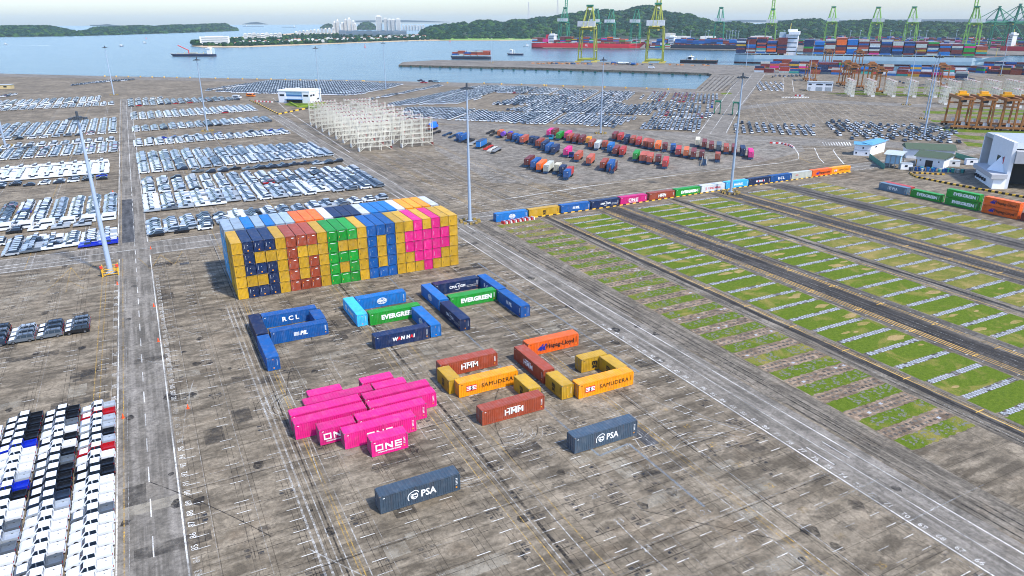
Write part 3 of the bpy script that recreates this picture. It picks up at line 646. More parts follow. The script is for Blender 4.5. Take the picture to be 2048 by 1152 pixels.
# --- letters laid out on the ground, X-long: (x, y) near-left corner; Y-long: (x, y far end)
GP = 'containers laid out as letters on the yard'
Lp = lambda c, s: f'{cw(c)} container {s}'
LET = [('navy', 40, 14.6, 159.1, 'y', 'SMALLX', 'standing end-on as the upper stem of the letter P'),
 ('blue', 40, 14.5, 146.2, 'y', 'SMALLX', 'standing end-on as the lower stem of the letter P'),
 ('blue', 40, 17.2, 156.2, 'x', 'RCL', 'with white RCL lettering, top bar of the P'),
 ('blue', 20, 27.4, 155.3, 'y', None, 'short, closing the right side of the P'),
 ('blue', 40, 17.4, 146.5, 'x', 'PIL', 'with white PIL lettering, middle bar of the P'),
 ('sky', 40, 36.3, 159.5, 'y', 'MAERSK', 'with MAERSK lettering, upper left stem of the S'),
 ('bright', 40, 39.0, 156.8, 'x', 'COSCO', 'with round COSCO emblem, top bar of the S'),
 ('green', 40, 39.1, 146.6, 'x', 'EVERGREEN', 'with EVERGREEN lettering across the middle of the S'),
 ('bright', 40, 48.9, 146.3, 'y', 'COSCO', 'end-on, lower right side of the S'),
 ('navy', 40, 36.4, 133.9, 'x', 'WANHAI', 'with WAN HAI lettering, bottom bar of the S'),
 ('bright', 40, 56.2, 159.6, 'y', 'COSCO', 'end-on, upper left leg of the A'),
 ('navy', 40, 56.0, 146.4, 'y', 'CMA', 'end-on with CMA CGM lettering, lower left leg of the A'),
 ('navy', 40, 59.1, 157.4, 'x', 'CMA', 'with white CMA CGM lettering, top bar of the A'),
 ('green', 40, 59.2, 147.5, 'x', 'EVERGREEN', 'with EVERGREEN lettering, crossbar of the A'),
 ('blue', 40, 71.7, 159.6, 'y', 'RCL', 'end-on with RCL lettering, upper right leg of the A'),
 ('blue', 40, 71.5, 147.0, 'y', 'PIL', 'end-on with PIL lettering, lower right leg of the A'),
 ('brown', 40, 43.8, 115.5, 'x', 'HMM', 'with HMM lettering, top bar of the lower S'),
 ('yellow', 20, 42.8, 114.9, 'y', 'MSC', 'short, upper left side of the lower S'),
 ('amber', 40, 43.9, 106.8, 'x', 'SAMUDERA', 'with SAMUDERA lettering in the middle of the lower S'),
 ('yellow', 20, 54.3, 105.2, 'y', 'MSC', 'short, lower right side of the lower S'),
 ('brown', 40, 43.6, 96.1, 'x', 'HMM', 'with HMM lettering, bottom bar of the lower S'),
 ('orange', 40, 63.2, 115.9, 'x', 'HAPAG', 'with Hapag-Lloyd lettering, top bar of the G'),
 ('brown', 40, 60.2, 116.5, 'y', 'HMM', 'end-on with HMM lettering, left side of the G'),
 ('yellow', 20, 60.2, 103.5, 'y', 'MSC', 'short, lower left corner of the G'),
 ('amber', 40, 63.1, 96.3, 'x', 'SAMUDERA', 'with SAMUDERA lettering, bottom bar of the G'),
 ('yellow', 20, 69.1, 104.8, 'x', 'MSC', 'short, lying across as the inner bar of the G'),
 ('yellow', 20, 73.1, 104.6, 'y', 'MSC', 'short, end-on at the right side of the G'),
 ('slate', 40, 21.09, 81.6, 'x', 'PSA', 'with white PSA lettering, nearest to the camera and alone'),
 ('slate', 40, 53.09, 81.68, 'x', 'PSA', 'with white PSA lettering, alone right of the rust brown container')]
for c, s, x, y, al, l_, tx in LET: container(c, s, x, y, 0, al, None if l_ == 'SMALLX' else l_, Lp(c, tx), GP)
HE = [(20, 18.6, 114.9, 'short, far left bump of the heart'), (20, 28.3, 115.2, 'short, far right bump of the heart'), (20, 29.8, 112.1, 'short, second row right of the heart'),
 (40, 17.3, 112.2, 'long, second row left of the heart'), (40, 14.4, 109.5, 'long, third row left of the heart'), (40, 27.1, 109.3, 'long, third row right of the heart'), (40, 14.4, 106.4, 'long, fourth row left of the heart'),
 (40, 27.0, 106.1, 'long, fourth row right of the heart'), (40, 24.0, 103.0, 'long, fifth row right of the heart'), (20, 17.6, 102.8, 'short with half hidden lettering, fifth row left of the heart'),
 (40, 20.9, 99.8, 'long, sixth row of the heart'), (20, 24.1, 95.7, 'short with full ONE lettering, front tip of the heart')]
for s, x, y, tx in HE: container('pink', s, x, y, 0, 'x', 'ONE', 'pink container '+tx, 'pink containers laid out as a heart')
# --- row of fourteen along the road
TR = [('bright', 'COSCO'), ('yellow', 'MSC'), ('blue', 'PIL'), ('navy', 'CMA'), ('pink', 'ONE'), ('brown', 'HMM'), ('green', 'EVERGREEN'), ('white', 'YANGMING'), ('sky', 'MAERSK'), ('navy', 'WANHAI'), ('blue', 'RCL'), ('palegrey', 'SMALL'), ('orange', 'HAPAG'), ('amber', 'SAMUDERA')]
trx = [103.4, 116.3, 129.4, 142.3, 155.3, 169.1, 182.2, 195.6, 208.9, 221.9, 234.6, 247.0, 259.6, 271.8]
for k, ((c, l_), x) in enumerate(zip(TR, trx)):
    container(c, 40, x, 212.9+min(2.6, max(0, (x-150)*.032)), 0, 'x', l_, f'{cw(c)} container, {ordw(k+1)} from the left in the long row beside the grass', 'long row of containers beside the grass')
# --- blocks at the right edge
RB = [('bluegrey', 185.8, 0, 'PSA', 'with PSA lettering, left end of the right-hand row'), ('green', 171.9, 0, 'EVERGREEN', 'with EVERGREEN lettering, single, beside the taller green pair'), ('green', 157.9, 0, 'EVERGREEN', 'underneath in the taller green pair'),
      ('green', 157.9, CH+.02, 'EVERGREEN', 'on top of the taller green pair'), ('orange', 144.1, 0, 'HAPAG', 'underneath in the orange pair at the right edge'), ('orange', 144.1, CH+.02, 'HAPAG', 'on top of the orange pair at the right edge'), ('darkred', 130.9, 0, None, 'cut off by the right edge beside the orange pair')]
for c, y, z, l_, tx in RB: container(c, 40, 263.9, y, z, 'y', l_, f'{cw(c)} container {tx}', 'containers in the right-hand row')
container('red', 40, 266.6, 185.9, 0, 'y', None, 'red container standing right behind the slate grey lettered one', 'containers in the right-hand row')
# --- the container wall
X0, Y0W, WP, HP, GAP = 14.62, 177.44, 2.5885, 2.926, 1.385
grid = ['YNNNYBBBYGGGYbbbYYPYPYY', 'YNYYYBYYYGYYYbYbYPPPPPY', 'YNNNYBYBYGGGYbYbYPPPPPY', 'YYYNYBYBYGYGYbYbYYPPPYY', 'YNNNYBBBYGGGYbbbYYYPYYY']
KEY = dict(Y='yellow', N='navy', B='brown', G='green', b='blue', P='pink')
TIER = ['bottom', 'second', 'middle', 'fourth', 'top']
em = {}
for nm, mk in (('navy', 5), ('brown', 6), ('green', 7), ('pink', 8), ('blue', 9), ('yellow', 10)):
    b = MB()
    if nm == 'navy': 
        b.box(0, .012, 1.05, 1.35, .45, .75, 1)
        for k in range(5): b.box(0, .012, .40, .47, 1.3+k*.22, 1.42+k*.22, 0)
        b.box(0, .012, 1.1, 1.25, 1.9, 2.0, 0)
    elif nm == 'brown': b.box(0, .012, 1.35, 1.95, 2.25, 2.42, 0); b.box(0, .012, .45, .60, 1.9, 2.1, 1); [b.box(0, .012, .40, .46, .7+k*.25, .8+k*.25, 0) for k in range(4)]
    elif nm == 'green': b.box(0, .012, .5, 1.9, 2.42, 2.52, 0); b.box(0, .012, .4, .5, .9, 1.3, 1)
    elif nm == 'pink': [b.box(0, .012, .42, .48, .9+k*.25, 1.0+k*.25, 0) for k in range(5)]
    elif nm == 'blue': b.box(0, .012, 1.1, 1.22, 1.7, 1.82, 0); [b.box(0, .012, .42, .47, .7+k*.25, .8+k*.25, 0) for k in range(5)]
    else: b.box(0, .012, 1.8, 1.95, 2.3, 2.45, 0 if 0 else 1); b.box(0, .012, .4, .46, 1.2, 1.7, 2)
    em[nm] = b.mesh('markings', [IW, IO, IK])
def wallc(c, col, tier, row):
    x = X0+col*WP+.07; y = Y0W+L40+(0 if row == 0 else L40+GAP)
    r = root('shipping_container', f'{cw(c)} container, {ordw(col+1)} from the left in the {TIER[tier]} tier of the wall\'s {"front" if row == 0 else "back"} block',
             'container', (x+random.uniform(-.03, .03), y, tier*HP), -math.pi/2, 'containers stacked as the wall')
    o = link('shell', ME[40], r); own(o, {0: CM[c]})
    if row == 0: link('markings', em[c], r, (L40-.015, 0, 0))
    if col == 0: link('lettering', lg('MSC' if row == 0 else 'COSCO', 40), r)
for ti in range(5):
    for col in range(23): wallc(KEY[grid[4-ti][col]], col, ti, 0)
backtop = ['silver', 'silver', 'bright', 'silver', 'bright', 'silver', 'silver', 'orange', 'orange', 'orange', 'white', 'navy', 'navy', 'navy', 'white', 'bright', 'bright', 'bright', 'white', 'amber', 'amber', 'amber', 'white']
for col in range(23): wallc(backtop[col], col, 4, 1)
for ti in range(4): wallc(['paleblue', 'sky', 'paleblue', 'sky'][ti], 0, ti, 1); wallc(['white', 'silver', 'white', 'silver'][ti], 22, ti, 1)
# ---------------------------------------------------------------- light masts
M_mast = paint('mast_paint', (158, 176, 196), .45, .12); M_lamp = flat('floodlight_housing', (62, 70, 78), .5); M_yel = paint('yellow_steel', (226, 176, 40), .5, .2); M_redl = flat('red_marker', (225, 70, 50), .5); M_dark = flat('dark_steel', (44, 46, 50), .6)
random.seed(31)
def mast(bx, by, ty, label, big=False, rb=.55):
    x, y = G(bx, by); h = min(46, HT(bx, by, ty)); r = root('light_mast', label, 'light mast', (x, y, 0), 0, 'tall floodlight masts of the yard')
    b = MB(); b.tube((0, 0, .5), (0, 0, h-1.2), rb*.88, rb*.34, 12); b.tube((0, 0, .35), (0, 0, .6), rb*1.5, rb*1.5, 12); b.build('pole', M_mast, r)
    b = MB(); b.tube((0, 0, h-1.4), (0, 0, h-1.0), 1.0, 1.0, 12, 1); b.tube((0, 0, h-1.0), (0, 0, h+.3), .35, .3, 8, 1)
    for k in range(10):
        a = 2*math.pi*k/10; c, s = math.cos(a), math.sin(a)
        b.beam((.9*c, .9*s, h-1.2), (1.7*c, 1.7*s, h-1.3), .12, m=1)
        p = Vector((1.9*c, 1.9*s, h-1.5)); b.merge(_fl, Matrix.Translation(p) @ Matrix.Rotation(a, 4, 'Z'))
    b.build('floodlight_ring', [M_mast, M_lamp], r)
    b = MB(); b.prism([(1.1*math.cos(k*math.pi/4+.39), 1.1*math.sin(k*math.pi/4+.39)) for k in range(8)], 0, .5); b.build('footing', M_quay, r)
    if big:
        b = MB()
        for s in (-1, 1):
            for t_ in (-1, 1):
                b.box(s*1.9-.12, s*1.9+.12, t_*1.9-.12, t_*1.9+.12, 0, 2.4)
            for z in (.5, 1.2, 1.9): b.box(-1.9, 1.9, s*1.9-.07, s*1.9+.07, z, z+.14); b.box(s*1.9-.07, s*1.9+.07, -1.83, 1.83, z+.16, z+.3)
            b.beam((-1.9, s*1.95, .1), (1.9, s*1.95, 1.8), .1); b.beam((s*1.95, -1.9, .1), (s*1.95, 1.9, 1.8), .1)
        b.build('guard_frame', M_yel, r)
        for s in (-1, 1): c = MB(); c.tube((s*1.9, -1.9, 2.4), (s*1.9, -1.9, 3.1), .38, .38, 10); c.build('marker_drum', M_redl, r)
    else:
        b = MB()
        for k in range(10):
            a = 2*math.pi*k/10; b.box(3.2*math.cos(a)-.5, 3.2*math.cos(a)+.5, 3.2*math.sin(a)-.3, 3.2*math.sin(a)+.3, 0, .75)
        b.build('barrier_blocks', M_yelb, r)
_fl = MB(); _fl.box(-.25, .3, -.36, .36, -.2, .2, 1)
t = NT('hazard_block'); wv = t.N.new('ShaderNodeTexWave'); wv.inputs['Scale'].default_value = 1.1; t.L.new(t.coord(), wv.inputs['Vector']); t.set('Base Color', t.ramp(wv.outputs['Color'], [(.48, (.05, .05, .05)), (.52, (.5, .34, .06))])); M_yelb = t.m
MA = [(222, 548, 225, 'huge pale grey mast in a yellow guard frame beside the left lane', True, .8), (940, 444, 165, 'tall mast just behind the right end of the container wall', False, .66), (1461, 386, 143, 'tall mast standing at the light blue container of the long row', False, .66),
      (1201, 267, 115, 'mast at the back of the trailer yard, left of the red container row', False, .6), (228, 190, 92, 'far mast beside the left lane near the water', False, .6), (415, 262, 115, 'mast between the parked car bays left of the steel racks', False, .6),
      (11, 292, 118, 'mast at the left edge among the parked cars', False, .66), (641, 205, 93, 'mast at the right end of the white control building', False, .5), (772, 180, 80, 'far mast right of the fan of parked cars', False, .5),
      (1848, 272, 100, 'nearest of the masts among the dark cars on the right', False, .6), (1849.5, 238, 97, 'mast just behind the one among the dark cars on the right', False, .5), (1812.6, 210, 96, 'mast beside the road in front of the pale racks', False, .5),
      (1615, 181, 88, 'mast at the small white workshop', False, .5), (1270, 132, 64, 'mast on the pier between the two big quay cranes', False, .5), (982.7, 126, 63, 'slim mast on the left part of the pier', False, .45), (1492, 134, 77, 'mast at the stern of the grey container ship', False, .5), (2001, 151, 71, 'mast at the bow of the grey container ship', False, .5)]
for a in MA: mast(*a)

# ---------------------------------------------------------------- vehicles
PC = dict(white=(214, 220, 226), silver=(176, 186, 196), grey=(104, 114, 124), black=(18, 21, 27), red=(160, 18, 28), blue=(14, 40, 170), dark=(34, 46, 64), green=(50, 130, 60), orange=(224, 120, 30), teal=(120, 160, 180))
PM = {}
for k, v in PC.items():
    t = NT(k+'_car_paint'); t.set('Base Color', (*lin(v), 1)); t.set('Roughness', .28); t.set('Coat Weight', .4); t.set('Coat Roughness', .1); t.set('Metallic', .3 if k in ('silver', 'grey') else 0.); PM[k] = t.m
M_glass = flat('car_glass', (26, 37, 49), .06); M_tyre = flat('tyre_rubber', (22, 22, 23), .85); M_rim = flat('wheel_rim', (130, 134, 140), .35, .7); M_film = flat('white_protective_film', (226, 232, 240), .45); M_tail = flat('tail_lamp_red', (150, 14, 14), .3)
def wheel(mb, x, y, r=.36, wd=.22, m=2, n=12):
    mb.tube((x, y-wd/2, r), (x, y+wd/2, r), r, r, n, m)
def pickup_parts():
    P_ = {}
    b = MB(); b.sideprism([(-.85, .42), (-.85, 1.20), (.90, 1.20), (1.05, 1.14), (1.05, .42)], -.92, .92)                     # cabin shell
    b.sideprism([(1.051, .45), (1.051, 1.06), (2.3, .93), (2.58, .78), (2.66, .5)], -.90, .90); b.box(-2.62, -.851, -.88, .88, .45, .72)
    b.box(2.3, 2.72, -.86, .86, .36, .60); b.box(-2.74, -2.60, -.85, .85, .42, .58)
    b.box(-.84, .50, -.75, .75, 1.70, 1.765); 
    for sy in (-1, 1):
        for xa, xb in ((1.0, .50), (.10, .08), (-.84, -.80)): b.beam((xa, sy*.89, 1.18), (xb, sy*.755, 1.71), .10)
        b.box(.82, 1.0, sy*1.0-.1, sy*1.0+.1, 1.12, 1.27)
    P_['body'] = b
    b = MB(); b.box(-2.64, -.88, -.92, -.84, .72, 1.10); b.box(-2.64, -.88, .84, .92, .72, 1.10); b.box(-2.70, -2.62, -.84, .84, .6, 1.10); b.box(-.96, -.88, -.84, .84, .72, 1.12); b.rect(-2.62, -.96, -.84, .84, .725)
    for k in range(5): b.box(-2.55, -1.0, -.7+k*.35-.03, -.7+k*.35+.03, .726, .745)
    P_['cargo_bed'] = b
    b = MB(); b.add([(1.10, -.80, 1.075), (2.30, -.76, .945), (2.30, .76, .945), (1.10, .80, 1.075), (1.10, -.62, 1.13), (2.2, -.6, 1.0), (2.2, .6, 1.0), (1.10, .62, 1.13)], [(0, 1, 5, 4), (1, 2, 6, 5), (2, 3, 7, 6), (4, 5, 6, 7), (3, 0, 4, 7)]); P_['hood'] = b
    b = MB(); b.box(-.82, .46, -.72, .72, 1.767, 1.80); P_['roof'] = b
    b = MB(); b.hexa([(-.82, -.88, 1.2), (1.0, -.88, 1.2), (1.0, .88, 1.2), (-.82, .88, 1.2)], [(-.78, -.75, 1.70), (.50, -.75, 1.70), (.50, .75, 1.70), (-.78, .75, 1.70)]); P_['windows'] = b
    for nm, sy in (('tail_lamp', -1), ('tail_lamp', 1)): b = MB(); b.box(-2.71, -2.64, sy*.88-.05, sy*.88+.05, .75, 1.02); P_[(nm, sy)] = b
    b = MB(); b.box(2.60, 2.68, -.5, .5, .62, .80); P_['grille'] = b
    return P_
def suv_parts():
    P_ = {}
    b = MB(); b.sideprism([(-2.35, .42), (-2.40, 1.12), (1.15, 1.16), (2.25, 1.04), (2.42, .86), (2.44, .44)], -.94, .94); b.box(-2.5, -2.35, -.88, .88, .42, .6); b.box(2.35, 2.52, -.86, .86, .4, .64)
    b.box(-2.12, .32, -.74, .74, 1.76, 1.82)
    for sy in (-1, 1):
        for xa, xb in ((1.0, .4), (.05, .02), (-1.1, -1.05), (-2.3, -2.1)): b.beam((xa, sy*.88, 1.13), (xb, sy*.74, 1.77), .08)
        b.box(.8, 1.0, sy*1.02-.1, sy*1.02+.1, 1.16, 1.32)
    P_['body'] = b
    b = MB(); b.add([(1.2, -.84, 1.165), (2.22, -.82, 1.05), (2.22, .82, 1.05), (1.2, .84, 1.165), (1.2, -.6, 1.22), (2.1, -.6, 1.12), (2.1, .6, 1.12), (1.2, .6, 1.22)], [(0, 1, 5, 4), (1, 2, 6, 5), (2, 3, 7, 6), (4, 5, 6, 7), (3, 0, 4, 7)]); P_['hood'] = b
    b = MB(); b.hexa([(-2.3, -.89, 1.13), (1.02, -.89, 1.13), (1.02, .89, 1.13), (-2.3, .89, 1.13)], [(-2.08, -.73, 1.76), (.40, -.73, 1.76), (.40, .73, 1.76), (-2.08, .73, 1.76)]); P_['windows'] = b
    b = MB(); [b.box(-1.9, .1, sy*.62-.03, sy*.62+.03, 1.84, 1.89) for sy in (-1, 1)]; [b.box(x-.04, x+.04, -.62, .62, 1.825, 1.86) for x in (-1.4, -.4)]; P_['roof_rack'] = b
    for sy in (-1, 1): b = MB(); b.box(-2.46, -2.39, sy*.80-.08, sy*.80+.08, .7, 1.05); P_[('tail_lamp', sy)] = b
    return P_
def mk_vehicle_meshes(parts, wx, mats):
    out = []
    for k, b in parts.items():
        nm = k if isinstance(k, str) else k[0]; out.append((nm, b.mesh(nm, [mats.get(nm, PM['white'])])))
    ws = []
    for x in wx:
        for sy in (-1, 1):
            b = MB(); wheel(b, x, sy*.84, .38, .24, 0); b.tube((x, sy*.965-.01, .38), (x, sy*.965+.01, .38), .22, .22, 8, 1); ws.append(('wheel', b.mesh('wheel', [M_tyre, M_rim])))
    return out+ws
VM = {'pickup_truck': mk_vehicle_meshes(pickup_parts(), (-1.75, 1.72), dict(windows=M_glass, tail_lamp=M_tail, grille=M_dark, roof=M_film, hood=M_film)),
      'suv': mk_vehicle_meshes(suv_parts(), (-1.5, 1.52), dict(windows=M_glass, tail_lamp=M_tail, hood=M_film, roof_rack=M_dark))}
def vehicle(kind, col, x, y, rz, label, group):
    r = root(kind, label, 'pickup truck' if kind == 'pickup_truck' else 'car', (x, y, 0), rz, group)
    for nm, me in VM[kind]:
        o = link(nm, me, r)
        if nm in ('body', 'cargo_bed'): own(o, {0: PM[col]})
    return r
F1 = 'silver red silver silver black silver red white black black white white white grey white white white white white white white'.split()
F2 = 'black black grey white black white black grey black black black dark silver white white white white grey white white white'.split()
F3 = 'black black black black blue white white white silver blue black white white grey silver grey white white white white white'.split()
F4 = 'white white black silver white white blue white white grey white white white silver white white white white white'.split()
for fi, (F_, xr, y0) in enumerate(((F1, -12.1, 132.3), (F2, -17.75, 133.6), (F3, -23.35, 134.0), (F4, -28.95, 131.5))):
    for k, c in enumerate(F_):
        cov = '' if c == 'white' else ' with white hood'
        vehicle('pickup_truck', c, xr-2.7+random.uniform(-.08, .08), y0-k*2.5, math.pi+random.uniform(-.012, .012), f'{c} pickup truck{cov}, {ordw(k+1)} from far end, {ordw(fi+1)} file from lane', 'pickup trucks parked in files at the lower left')
SV = [('black', 'grey', 'grey'), ('grey', 'black', 'dark'), ('grey', 'grey', 'silver'), ('dark', 'black', 'grey')]
for fi, cs in enumerate(SV):
    for k, c in enumerate(cs+(('black',) if fi == 3 else ())):
        vehicle('suv', c, -20.0-fi*5.22, 173.4+k*2.75, math.pi, f'{c} off-road car with white hood film, {ordw(k+1)} from front, {ordw(fi+1)} group from lane', 'off-road cars in four short files')
# --- simple shapes shared by everything parked farther off (paint slot 0, glass 1, tyre 2)
def car_small(kind):
    b = MB()
    if kind == 'car':
        b.sideprism([(-2.1, .34), (-2.15, .80), (-1.95, .90), (1.05, .88), (1.95, .72), (2.15, .36)], -.82, .82)
        b.hexa([(-2.0, -.78, .90), (1.15, -.78, .88), (1.15, .78, .88), (-2.0, .78, .90)], [(-1.15, -.58, 1.40), (.15, -.58, 1.40), (.15, .58, 1.40), (-1.15, .58, 1.40)], 1)
        b.box(-1.15, .15, -.58, .58, 1.401, 1.45)
    elif kind == 'suv':
        b.sideprism([(-2.15, .38), (-2.2, .92), (1.1, .96), (2.05, .84), (2.2, .4)], -.86, .86)
        b.hexa([(-2.12, -.82, .93), (1.15, -.82, .955), (1.15, .82, .955), (-2.12, .82, .93)], [(-1.75, -.64, 1.6), (.2, -.64, 1.6), (.2, .64, 1.6), (-1.75, .64, 1.6)], 1)
        b.box(-1.7, .2, -.62, .62, 1.601, 1.66)
    elif kind == 'van':
        b.sideprism([(-2.4, .35), (-2.45, 1.9), (-2.3, 2.0), (1.3, 2.0), (1.7, 1.75), (2.25, 1.15), (2.4, .95), (2.45, .36)], -.92, .92)
        for sy in (-1, 1): b.box(-2.0, 1.35, sy*.925-.012, sy*.925+.012, 1.15, 1.65, 1)
        b.quad([(1.78, -.8, 1.74), (2.28, -.8, 1.2), (2.28, .8, 1.2), (1.78, .8, 1.74)][::-1], 1); b.v[-4:] = [(x+.04, y, z+.04) for x, y, z in b.v[-4:]]
    elif kind == 'pickup':
        b.sideprism([(-.8, .45), (-.8, 1.05), (1.1, 1.05), (2.4, .9), (2.6, .5)], -.9, .9); b.box(-2.6, -.8, -.9, -.8, .5, 1.05); b.box(-2.6, -.8, .8, .9, .5, 1.05); b.box(-2.65, -2.55, -.8, .8, .5, 1.05); b.box(-2.55, -.8, -.8, .8, .5, .7)
        b.hexa([(-.8, -.86, 1.05), (1.0, -.86, 1.05), (1.0, .86, 1.05), (-.8, .86, 1.05)], [(-.66, -.68, 1.65), (.35, -.68, 1.65), (.35, .68, 1.65), (-.66, .68, 1.65)], 1); b.box(-.7, .4, -.7, .7, 1.651, 1.72)
    for x in (-1.35, 1.35):
        for sy in (-1, 1): wheel(b, x, sy*.78, .33, .2, 2, 8)
    return b
CS = {k: car_small(k) for k in ('car', 'suv', 'van', 'pickup')}
for _b in CS.values(): _b.v = [(x*1.07, y*1.06, z*1.07) for x, y, z in _b.v]
CSM = {k: b.mesh('parked_'+k, [PM['white'], M_glass, M_tyre]) for k, b in CS.items()}
cars = []   # x, y, rz, colour, kind, bay, file, pos
def pick(pal):
    s = sum(w_ for _, w_ in pal); r_ = random.uniform(0, s)
    for c, w_ in pal:
        r_ -= w_
        if r_ <= 0: return c
    return pal[-1][0]
W1 = [('white', 82), ('silver', 13), ('grey', 3), ('black', 2), ('red', .7)]; W2 = [('white', 46), ('silver', 24), ('grey', 12), ('dark', 6), ('black', 7), ('red', 4), ('blue', 2)]
W3 = [('silver', 50), ('white', 36), ('grey', 8), ('dark', 4), ('black', 2), ('red', .7)]; WD = [('dark', 30), ('black', 25), ('grey', 20), ('silver', 15), ('white', 10)]; WW = [('white', 95), ('silver', 5)]
def bay(name, xa, xb, n, ya, yb, pitch, pal, kinds=(('car', 1),), fill=1., heading=math.pi, ramp=None):
    "files run away from the lane side xa to xb; ya, yb give (start,end) y at both sides"
    for f in range(n):
        u = f/(max(1, n-1)); x = xa+(xb-xa)*u; y0 = ya[0]+(ya[1]-ya[0])*u; y1 = yb[0]+(yb[1]-yb[0])*u
        m = max(1, int((y1-y0)/pitch)); kd = pick(kinds); main = pick(pal)
        if main in ('blue', 'red', 'orange', 'green') and len(pal) > 3: main = pal[0][0]
        for k in range(m+1):
            if random.random() > fill: continue
            c = main if random.random() < .55 else pick(pal)
            cars.append((x+random.uniform(-.15, .15), y0+k*pitch+random.uniform(-.1, .1), heading+random.uniform(-.02, .02), c, kd if random.random() < .85 else pick(kinds), name, f+1, k+1))
K1 = (('car', 3), ('suv', 2)); K2 = (('pickup', 3), ('suv', 2)); K3 = (('van', 1),)
bay('bay beyond tall mast', -15.2, -66, 11, (250.2, 243.6), (263, 267), 2.35, W2, (('suv', 3), ('pickup', 1), ('car', 1)))
bay('blue pair by tall mast', -15.0, -20.3, 2, (246, 246), (248.5, 248.5), 2.6, [('blue', 1)], (('pickup', 1),))
bay('row just behind container wall', -1.6, 79, 16, (251.5, 264), (269, 268), 2.45, [('white', 50), ('silver', 25), ('black', 10), ('grey', 15)], (('suv', 2), ('car', 2), ('pickup', 1)))
bay('front row behind container wall', -1.0, 21, 4, (249.6, 250.6), (249.6, 250.6), 2.5, [('white', 3), ('black', 1)], (('suv', 1),))
bay('second bay beyond tall mast', -15, -120, 20, (285, 286), (320, 323), 2.3, W2, K1, 1.)
bay('white van row', -15.3, -90, 13, (279, 282), (279, 282), 2.5, [('white', 1)], K3)
bay('row before white vans', -23, -75, 9, (274.3, 276.5), (274.3, 276.5), 2.5, WD, K2)
for a in ((284.5, 285.5, 312, 308, 2.5, [('white', 60), ('silver', 22), ('grey', 16), ('red', 2)], K2), (318, 310, 330, 318, 2.5, W3, K1), (333, 320, 348, 331, 2.6, W1, K1)): bay('deep bay beyond container wall', -1.2, 84.5, 16, (a[0], a[1]), (a[2], a[3]), a[4], a[5], a[6], .99)
bay('loose row of pickups in the middle bays', 20, 84, 13, (352, 347), (356, 352), 3., WD, K2, .8)
bay('long bay of silver cars', -2.0, 84, 17, (364, 369), (389, 386), 2.35, [('white', 50), ('silver', 35), ('dark', 15)], K1); bay('long bay of silver cars, far half', -2.2, 83, 17, (392, 389), (422, 412), 2.35, W3, K1)
bay('white hatchback bay', -2.8, 79, 16, (448.5, 457.5), (470, 471), 2.9, WW, K1); bay('white hatchback bay, back row', -2, 79, 14, (470, 472), (474, 474), 3.2, [('dark', 2), ('green', 1), ('blue', 1), ('white', 2), ('orange', .6)], K1, .8)
bay('dark and silver double row', -3, 79, 16, (513, 521), (536, 546), 2.6, W3+[('black', 20)], K1)
bay('mixed white bay', -3, 81, 16, (577, 594), (620, 633), 2.7, W1+[('black', 8)], K1, .95)
bay('farthest mixed bay right of the lane', -4, 80, 16, (674, 686), (722, 712), 2.8, [('dark', 20), ('grey', 25), ('silver', 25), ('white', 18), ('red', 4)], K1, .85); bay('farthest mixed bay, back row', -4, 20, 5, (732, 734), (738, 740), 3.4, W1, K1, .85)
bay('white pickup bay left of the lane', -19, -100, 16, (372, 374), (398, 398), 2.4, WW, (('van', 1), ('pickup', 2))); bay('white pickup row left of the lane', -20, -120, 19, (404, 404), (404, 404), 2.4, WW, (('pickup', 1),)); bay('front cars of the white pickup bay', -19, -100, 16, (358, 357), (366, 366), 3.6, [('black', 3), ('dark', 2), ('blue', 2), ('white', 2)], K1, .8)
bay('mixed bay with red cars', -15, -120, 20, (435, 434), (468, 466), 2.6, W2, K1, 1.); bay('white row behind the red cars', -17, -80, 12, (476, 474), (487, 484), 3., W1, K1, .95)
bay('silver bay left of the lane', -16.5, -120, 19, (523, 522), (560, 558), 2.6, [('silver', 4), ('white', 4), ('grey', 1)], K1); bay('dark front row left of the lane', -16, -120, 18, (512, 509), (512, 509), 3., WD+[('orange', 5), ('red', 10), ('white', 40)], K1); bay('grey rows left of the lane', -16.5, -120, 19, (564, 562), (592, 584), 2.7, W3, K1, .97)
bay('far bay near the water', -19, -200, 33, (692, 684), (714, 707), 3., [('white', 50), ('silver', 50)], K1, .95); bay('white van wall near the water', -32, -200, 20, (722, 716), (722, 716), 3, WW, K3); bay('far bay behind the vans', -30, -200, 30, (732, 724), (776, 768), 3., W1+[('dark', 15)], K1, .9)
def pip(x, y, poly):
    c = False; n = len(poly)
    for i in range(n):
        x0, y0 = poly[i]; x1, y1 = poly[i-1]
        if (y0 > y) != (y1 > y) and x < (x1-x0)*(y-y0)/(y1-y0)+x0: c = not c
    return c
E1 = Vector((.739, -.674)); E2 = Vector((.674, .739)); A2 = math.atan2(E2.y, E2.x)
def field(poly, sp, tp, pal, fill=.95, holes=.0):
    wp = [Vector(G(*p)) for p in poly]; ss = [p.dot(E1) for p in wp]; ts = [p.dot(E2) for p in wp]; s = min(ss); n = 0
    wpoly_ = [(p.x, p.y) for p in wp]
    while s < max(ss):
        tt = min(ts); main = pick(pal); skip = random.random() < holes
        while tt < max(ts):
            p = E1*s+E2*tt
            if pip(p.x, p.y, wpoly_) and random.random() < fill and not skip:
                cars.append((p.x, p.y, A2+math.pi, main if random.random() < .6 else pick(pal), 'car' if random.random() < .6 else 'suv', 'far field', n, 0))
            tt += tp
        s += sp; n += 1
WF = [('white', 60), ('silver', 30), ('grey', 5), ('dark', 6), ('red', 2), ('black', 2)]
field([(432, 184), (470, 177), (540, 162), (545, 163), (700, 164), (805, 170), (770, 180), (690, 192), (600, 188), (520, 188)], 3.0, 5.0, [('white', 75), ('silver', 25)], 1.)
